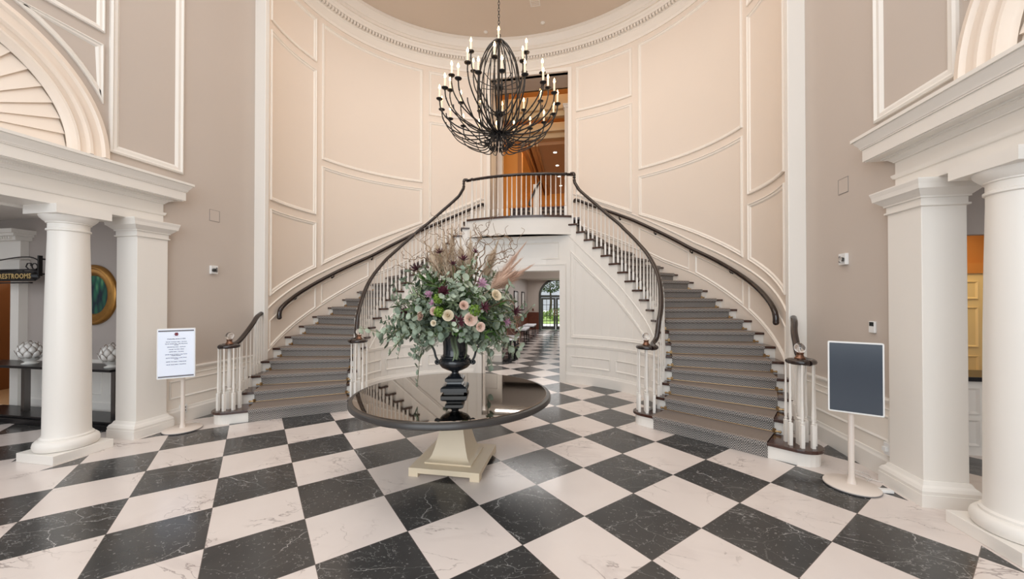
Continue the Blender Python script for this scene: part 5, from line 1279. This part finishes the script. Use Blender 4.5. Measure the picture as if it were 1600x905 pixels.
# ------------------------------------------------------------------ wall devices
def wallbox(name, lab, cat, sg, y, z, w, h, d, m='plastic', extra=None):
    t = thing(name, lab, cat, (sg*WX, y, z)); x0, x1 = sorted((sg*WX, sg*(WX-d))); MB().box(x0, x1, y-w/2, y+w/2, z-h/2, z+h/2).build('plate', M[m], t, bevel=.004); return t
for sg, s_ in ((-1,'left'),(1,'right')):
    t = wallbox('alarm_strobe', 'white fire alarm strobe on the %s taupe wall' % s_, 'alarm', sg, 4.73, 2.165, .11, .125, .035)
    mb = MB().sphere((0,0,0), .028, 12, 8); mb.v = [(x+sg*(WX-.05), y+4.71, z+2.16) for x, y, z in mb.v]; mb.build('strobe_lens', M['crystal'], t, smooth=60)
    x0, x1 = sorted((sg*(WX-.03), sg*(WX-.042))); MB().box(x0, x1, 4.75, 4.77, 2.13, 2.2).build('sounder_grille', M['rubber'], t)
    t = wallbox('access_panel', 'small square flush access panel high on the %s taupe wall' % s_, 'wall panel', sg, 4.75, 2.99, .16, .17, .004, 'taupe')
    mb = MB(); 
    for a in ((4.67,4.674,2.905,3.075),(4.826,4.83,2.905,3.075),(4.67,4.83,2.905,2.909),(4.67,4.83,3.071,3.075)): mb.box(*sorted((sg*(WX-.005), sg*(WX-.0035))), *a)
    mb.build('shadow_line', M['rubber'], t)
t = wallbox('thermostat', 'small white thermostat with dark display on the right taupe wall', 'thermostat', 1, 4.33, 1.44, .075, .115, .022)
MB().box(WX-.024, WX-.021, 4.30, 4.355, 1.45, 1.49).build('display', M['dark'], t)
t = wallbox('wall_outlet', 'white double outlet low on the left wall behind the display stand', 'outlet', -1, 4.3, .19, .075, .115, .045)
for z in (.17,.21): MB().box(-WX+.045, -WX+.048, 4.285, 4.315, z-.012, z+.012).build('socket', M['rubber'], t)
t = wallbox('wall_outlet', 'white outlet low on the right wall at the pilaster', 'outlet', 1, 4.12, .3, .075, .115, .045)
MB().box(WX-.07, WX-.045, 4.1, 4.14, .28, .32).build('plug', M['plastic'], t)
for i, (x, y, r) in enumerate(((-1.0,8.9,.05),(.42,8.85,.055),(2.05,8.0,.05))):
    t = thing('ceiling_sprinkler', ('small round ceiling sprinkler left of the chandelier chain','round ceiling detector right of the chandelier chain','small round ceiling sprinkler toward the right of the drum')[i], 'sprinkler', (x,y,8.35))
    MB().lathe([(r,0),(r,-.01),(r*.6,-.02),(r*.3,-.035),(.001,-.037)], (x,y,8.35), 20).build('cover', M['white'], t, smooth=40)
t = thing('ceiling_vent', 'small square flush vent in the drum ceiling', 'vent', (.3,8.2,8.35)); MB().box(.2,.42,8.1,8.32,8.343,8.35).build('frame', M['white'], t)
for i in range(4): MB().box(.22,.4,8.13+i*.045,8.15+i*.045,8.338,8.344).build('slat', M['ceil'], t)
# ------------------------------------------------------------------ light, sky, camera
def area(name, loc, rot, sx, sy, power, col=(1,1,1), spread=pi):
    l = bpy.data.lights.new(name, 'AREA'); l.shape = 'RECTANGLE'; l.size = sx; l.size_y = sy; l.energy = power; l.color = col; l.spread = spread
    o = bpy.data.objects.new(name, l); COL.objects.link(o); o.location = loc; o.rotation_euler = rot; return o
area('hall_overhead_fill', (0, .5, 8.9), (0,0,0), 7, 7, 440, (.97,.985,1))  # added overhead fill, not a known ceiling lamp
area('hall_front_windows', (0, -4.3, 3.4), (radians(90),0,0), 7.6, 5.5, 640, (.9,.96,1))
area('drum_overhead_fill', (0, 6.4, 8.25), (0,0,0), 4.5, 3.2, 95, (1,.92,.85))  # added fill for the drum, its ceiling has no such lamp
area('side_left_light', (-8, 1.2, 2.9), (0,0,0), 5, 3.5, 95, (.9,.94,1))
area('side_right_light', (7.5, 1.5, 2.9), (0,0,0), 4, 3.5, 70, (1,.96,.92))
area('corridor_fill', (0, 8.9, 2.6), (0,0,0), 1.6, .5, 45, (1,.97,.94))  # added fill to brighten the passage under the landing
area('corridor_fill_mid', (1.85, 12.5, 1.7), (0,radians(90),0), 2.4, 3, 45, (1,.98,.96))  # added fill on the side wall, kept out of view
area('corridor_fill_far', (0, 17.5, 2.7), (0,0,0), 2, 6, 110, (1,.98,.96))  # added fill to brighten the far end of the corridor
area('gallery_light', (-.6, 13, 6.35), (0,0,0), 3, 3, 110, (1,.66,.32))
area('gallery_front_light', (0, 11.0, 8.3), (0,0,0), 4, 1, 60, (1,.82,.6))
area('office_light', (6.5, 6.0, 2.9), (0,0,0), 1.6, 1.2, 45, (1,.8,.5))
area('vestibule_light', (-8.2, 5.6, 2.9), (0,0,0), 1.2, 1.2, 22, (1,.72,.4))
for a in (0, 2.1, 4.2):
    l = bpy.data.lights.new('candle_glow', 'POINT'); l.energy = 16; l.color = (1,.74,.5); l.shadow_soft_size = .35
    o = bpy.data.objects.new('candle_glow', l); COL.objects.link(o); o.location = (CX+.75*cos(a), CY+.75*sin(a), 5.35)
sun = bpy.data.lights.new('garden_sun', 'SUN'); sun.energy = 7; sun.angle = radians(3); so = bpy.data.objects.new('garden_sun', sun); COL.objects.link(so); so.rotation_euler = (radians(-52), radians(8), 0)
w = bpy.data.worlds.new('world'); bpy.context.scene.world = w; w.use_nodes = True
bg = w.node_tree.nodes['Background']; bg.inputs[0].default_value = (.86,.93,1,1); bg.inputs[1].default_value = 1.1
cam = bpy.data.cameras.new('camera'); cam.sensor_width = 36; cam.lens = 36*581/1600; cam.sensor_fit = 'HORIZONTAL'
cam.shift_y = (463-452.5)/1600; cam.clip_start = .05; cam.clip_end = 200
co = bpy.data.objects.new('camera', cam); COL.objects.link(co); co.location = (1.285, 0, 1.72)
co.rotation_euler = (radians(90)+.008, 0, math.atan(106/581.))
sc = bpy.context.scene; sc.camera = co
sc.view_settings.view_transform = 'Standard'; sc.view_settings.look = 'None'; sc.view_settings.exposure = -.68
sc.cycles.max_bounces = 8; sc.cycles.diffuse_bounces = 4; sc.cycles.glossy_bounces = 4; sc.cycles.transmission_bounces = 6; sc.cycles.transparent_max_bounces = 12
sc.cycles.caustics_reflective = False; sc.cycles.caustics_refractive = False; sc.cycles.sample_clamp_indirect = 6
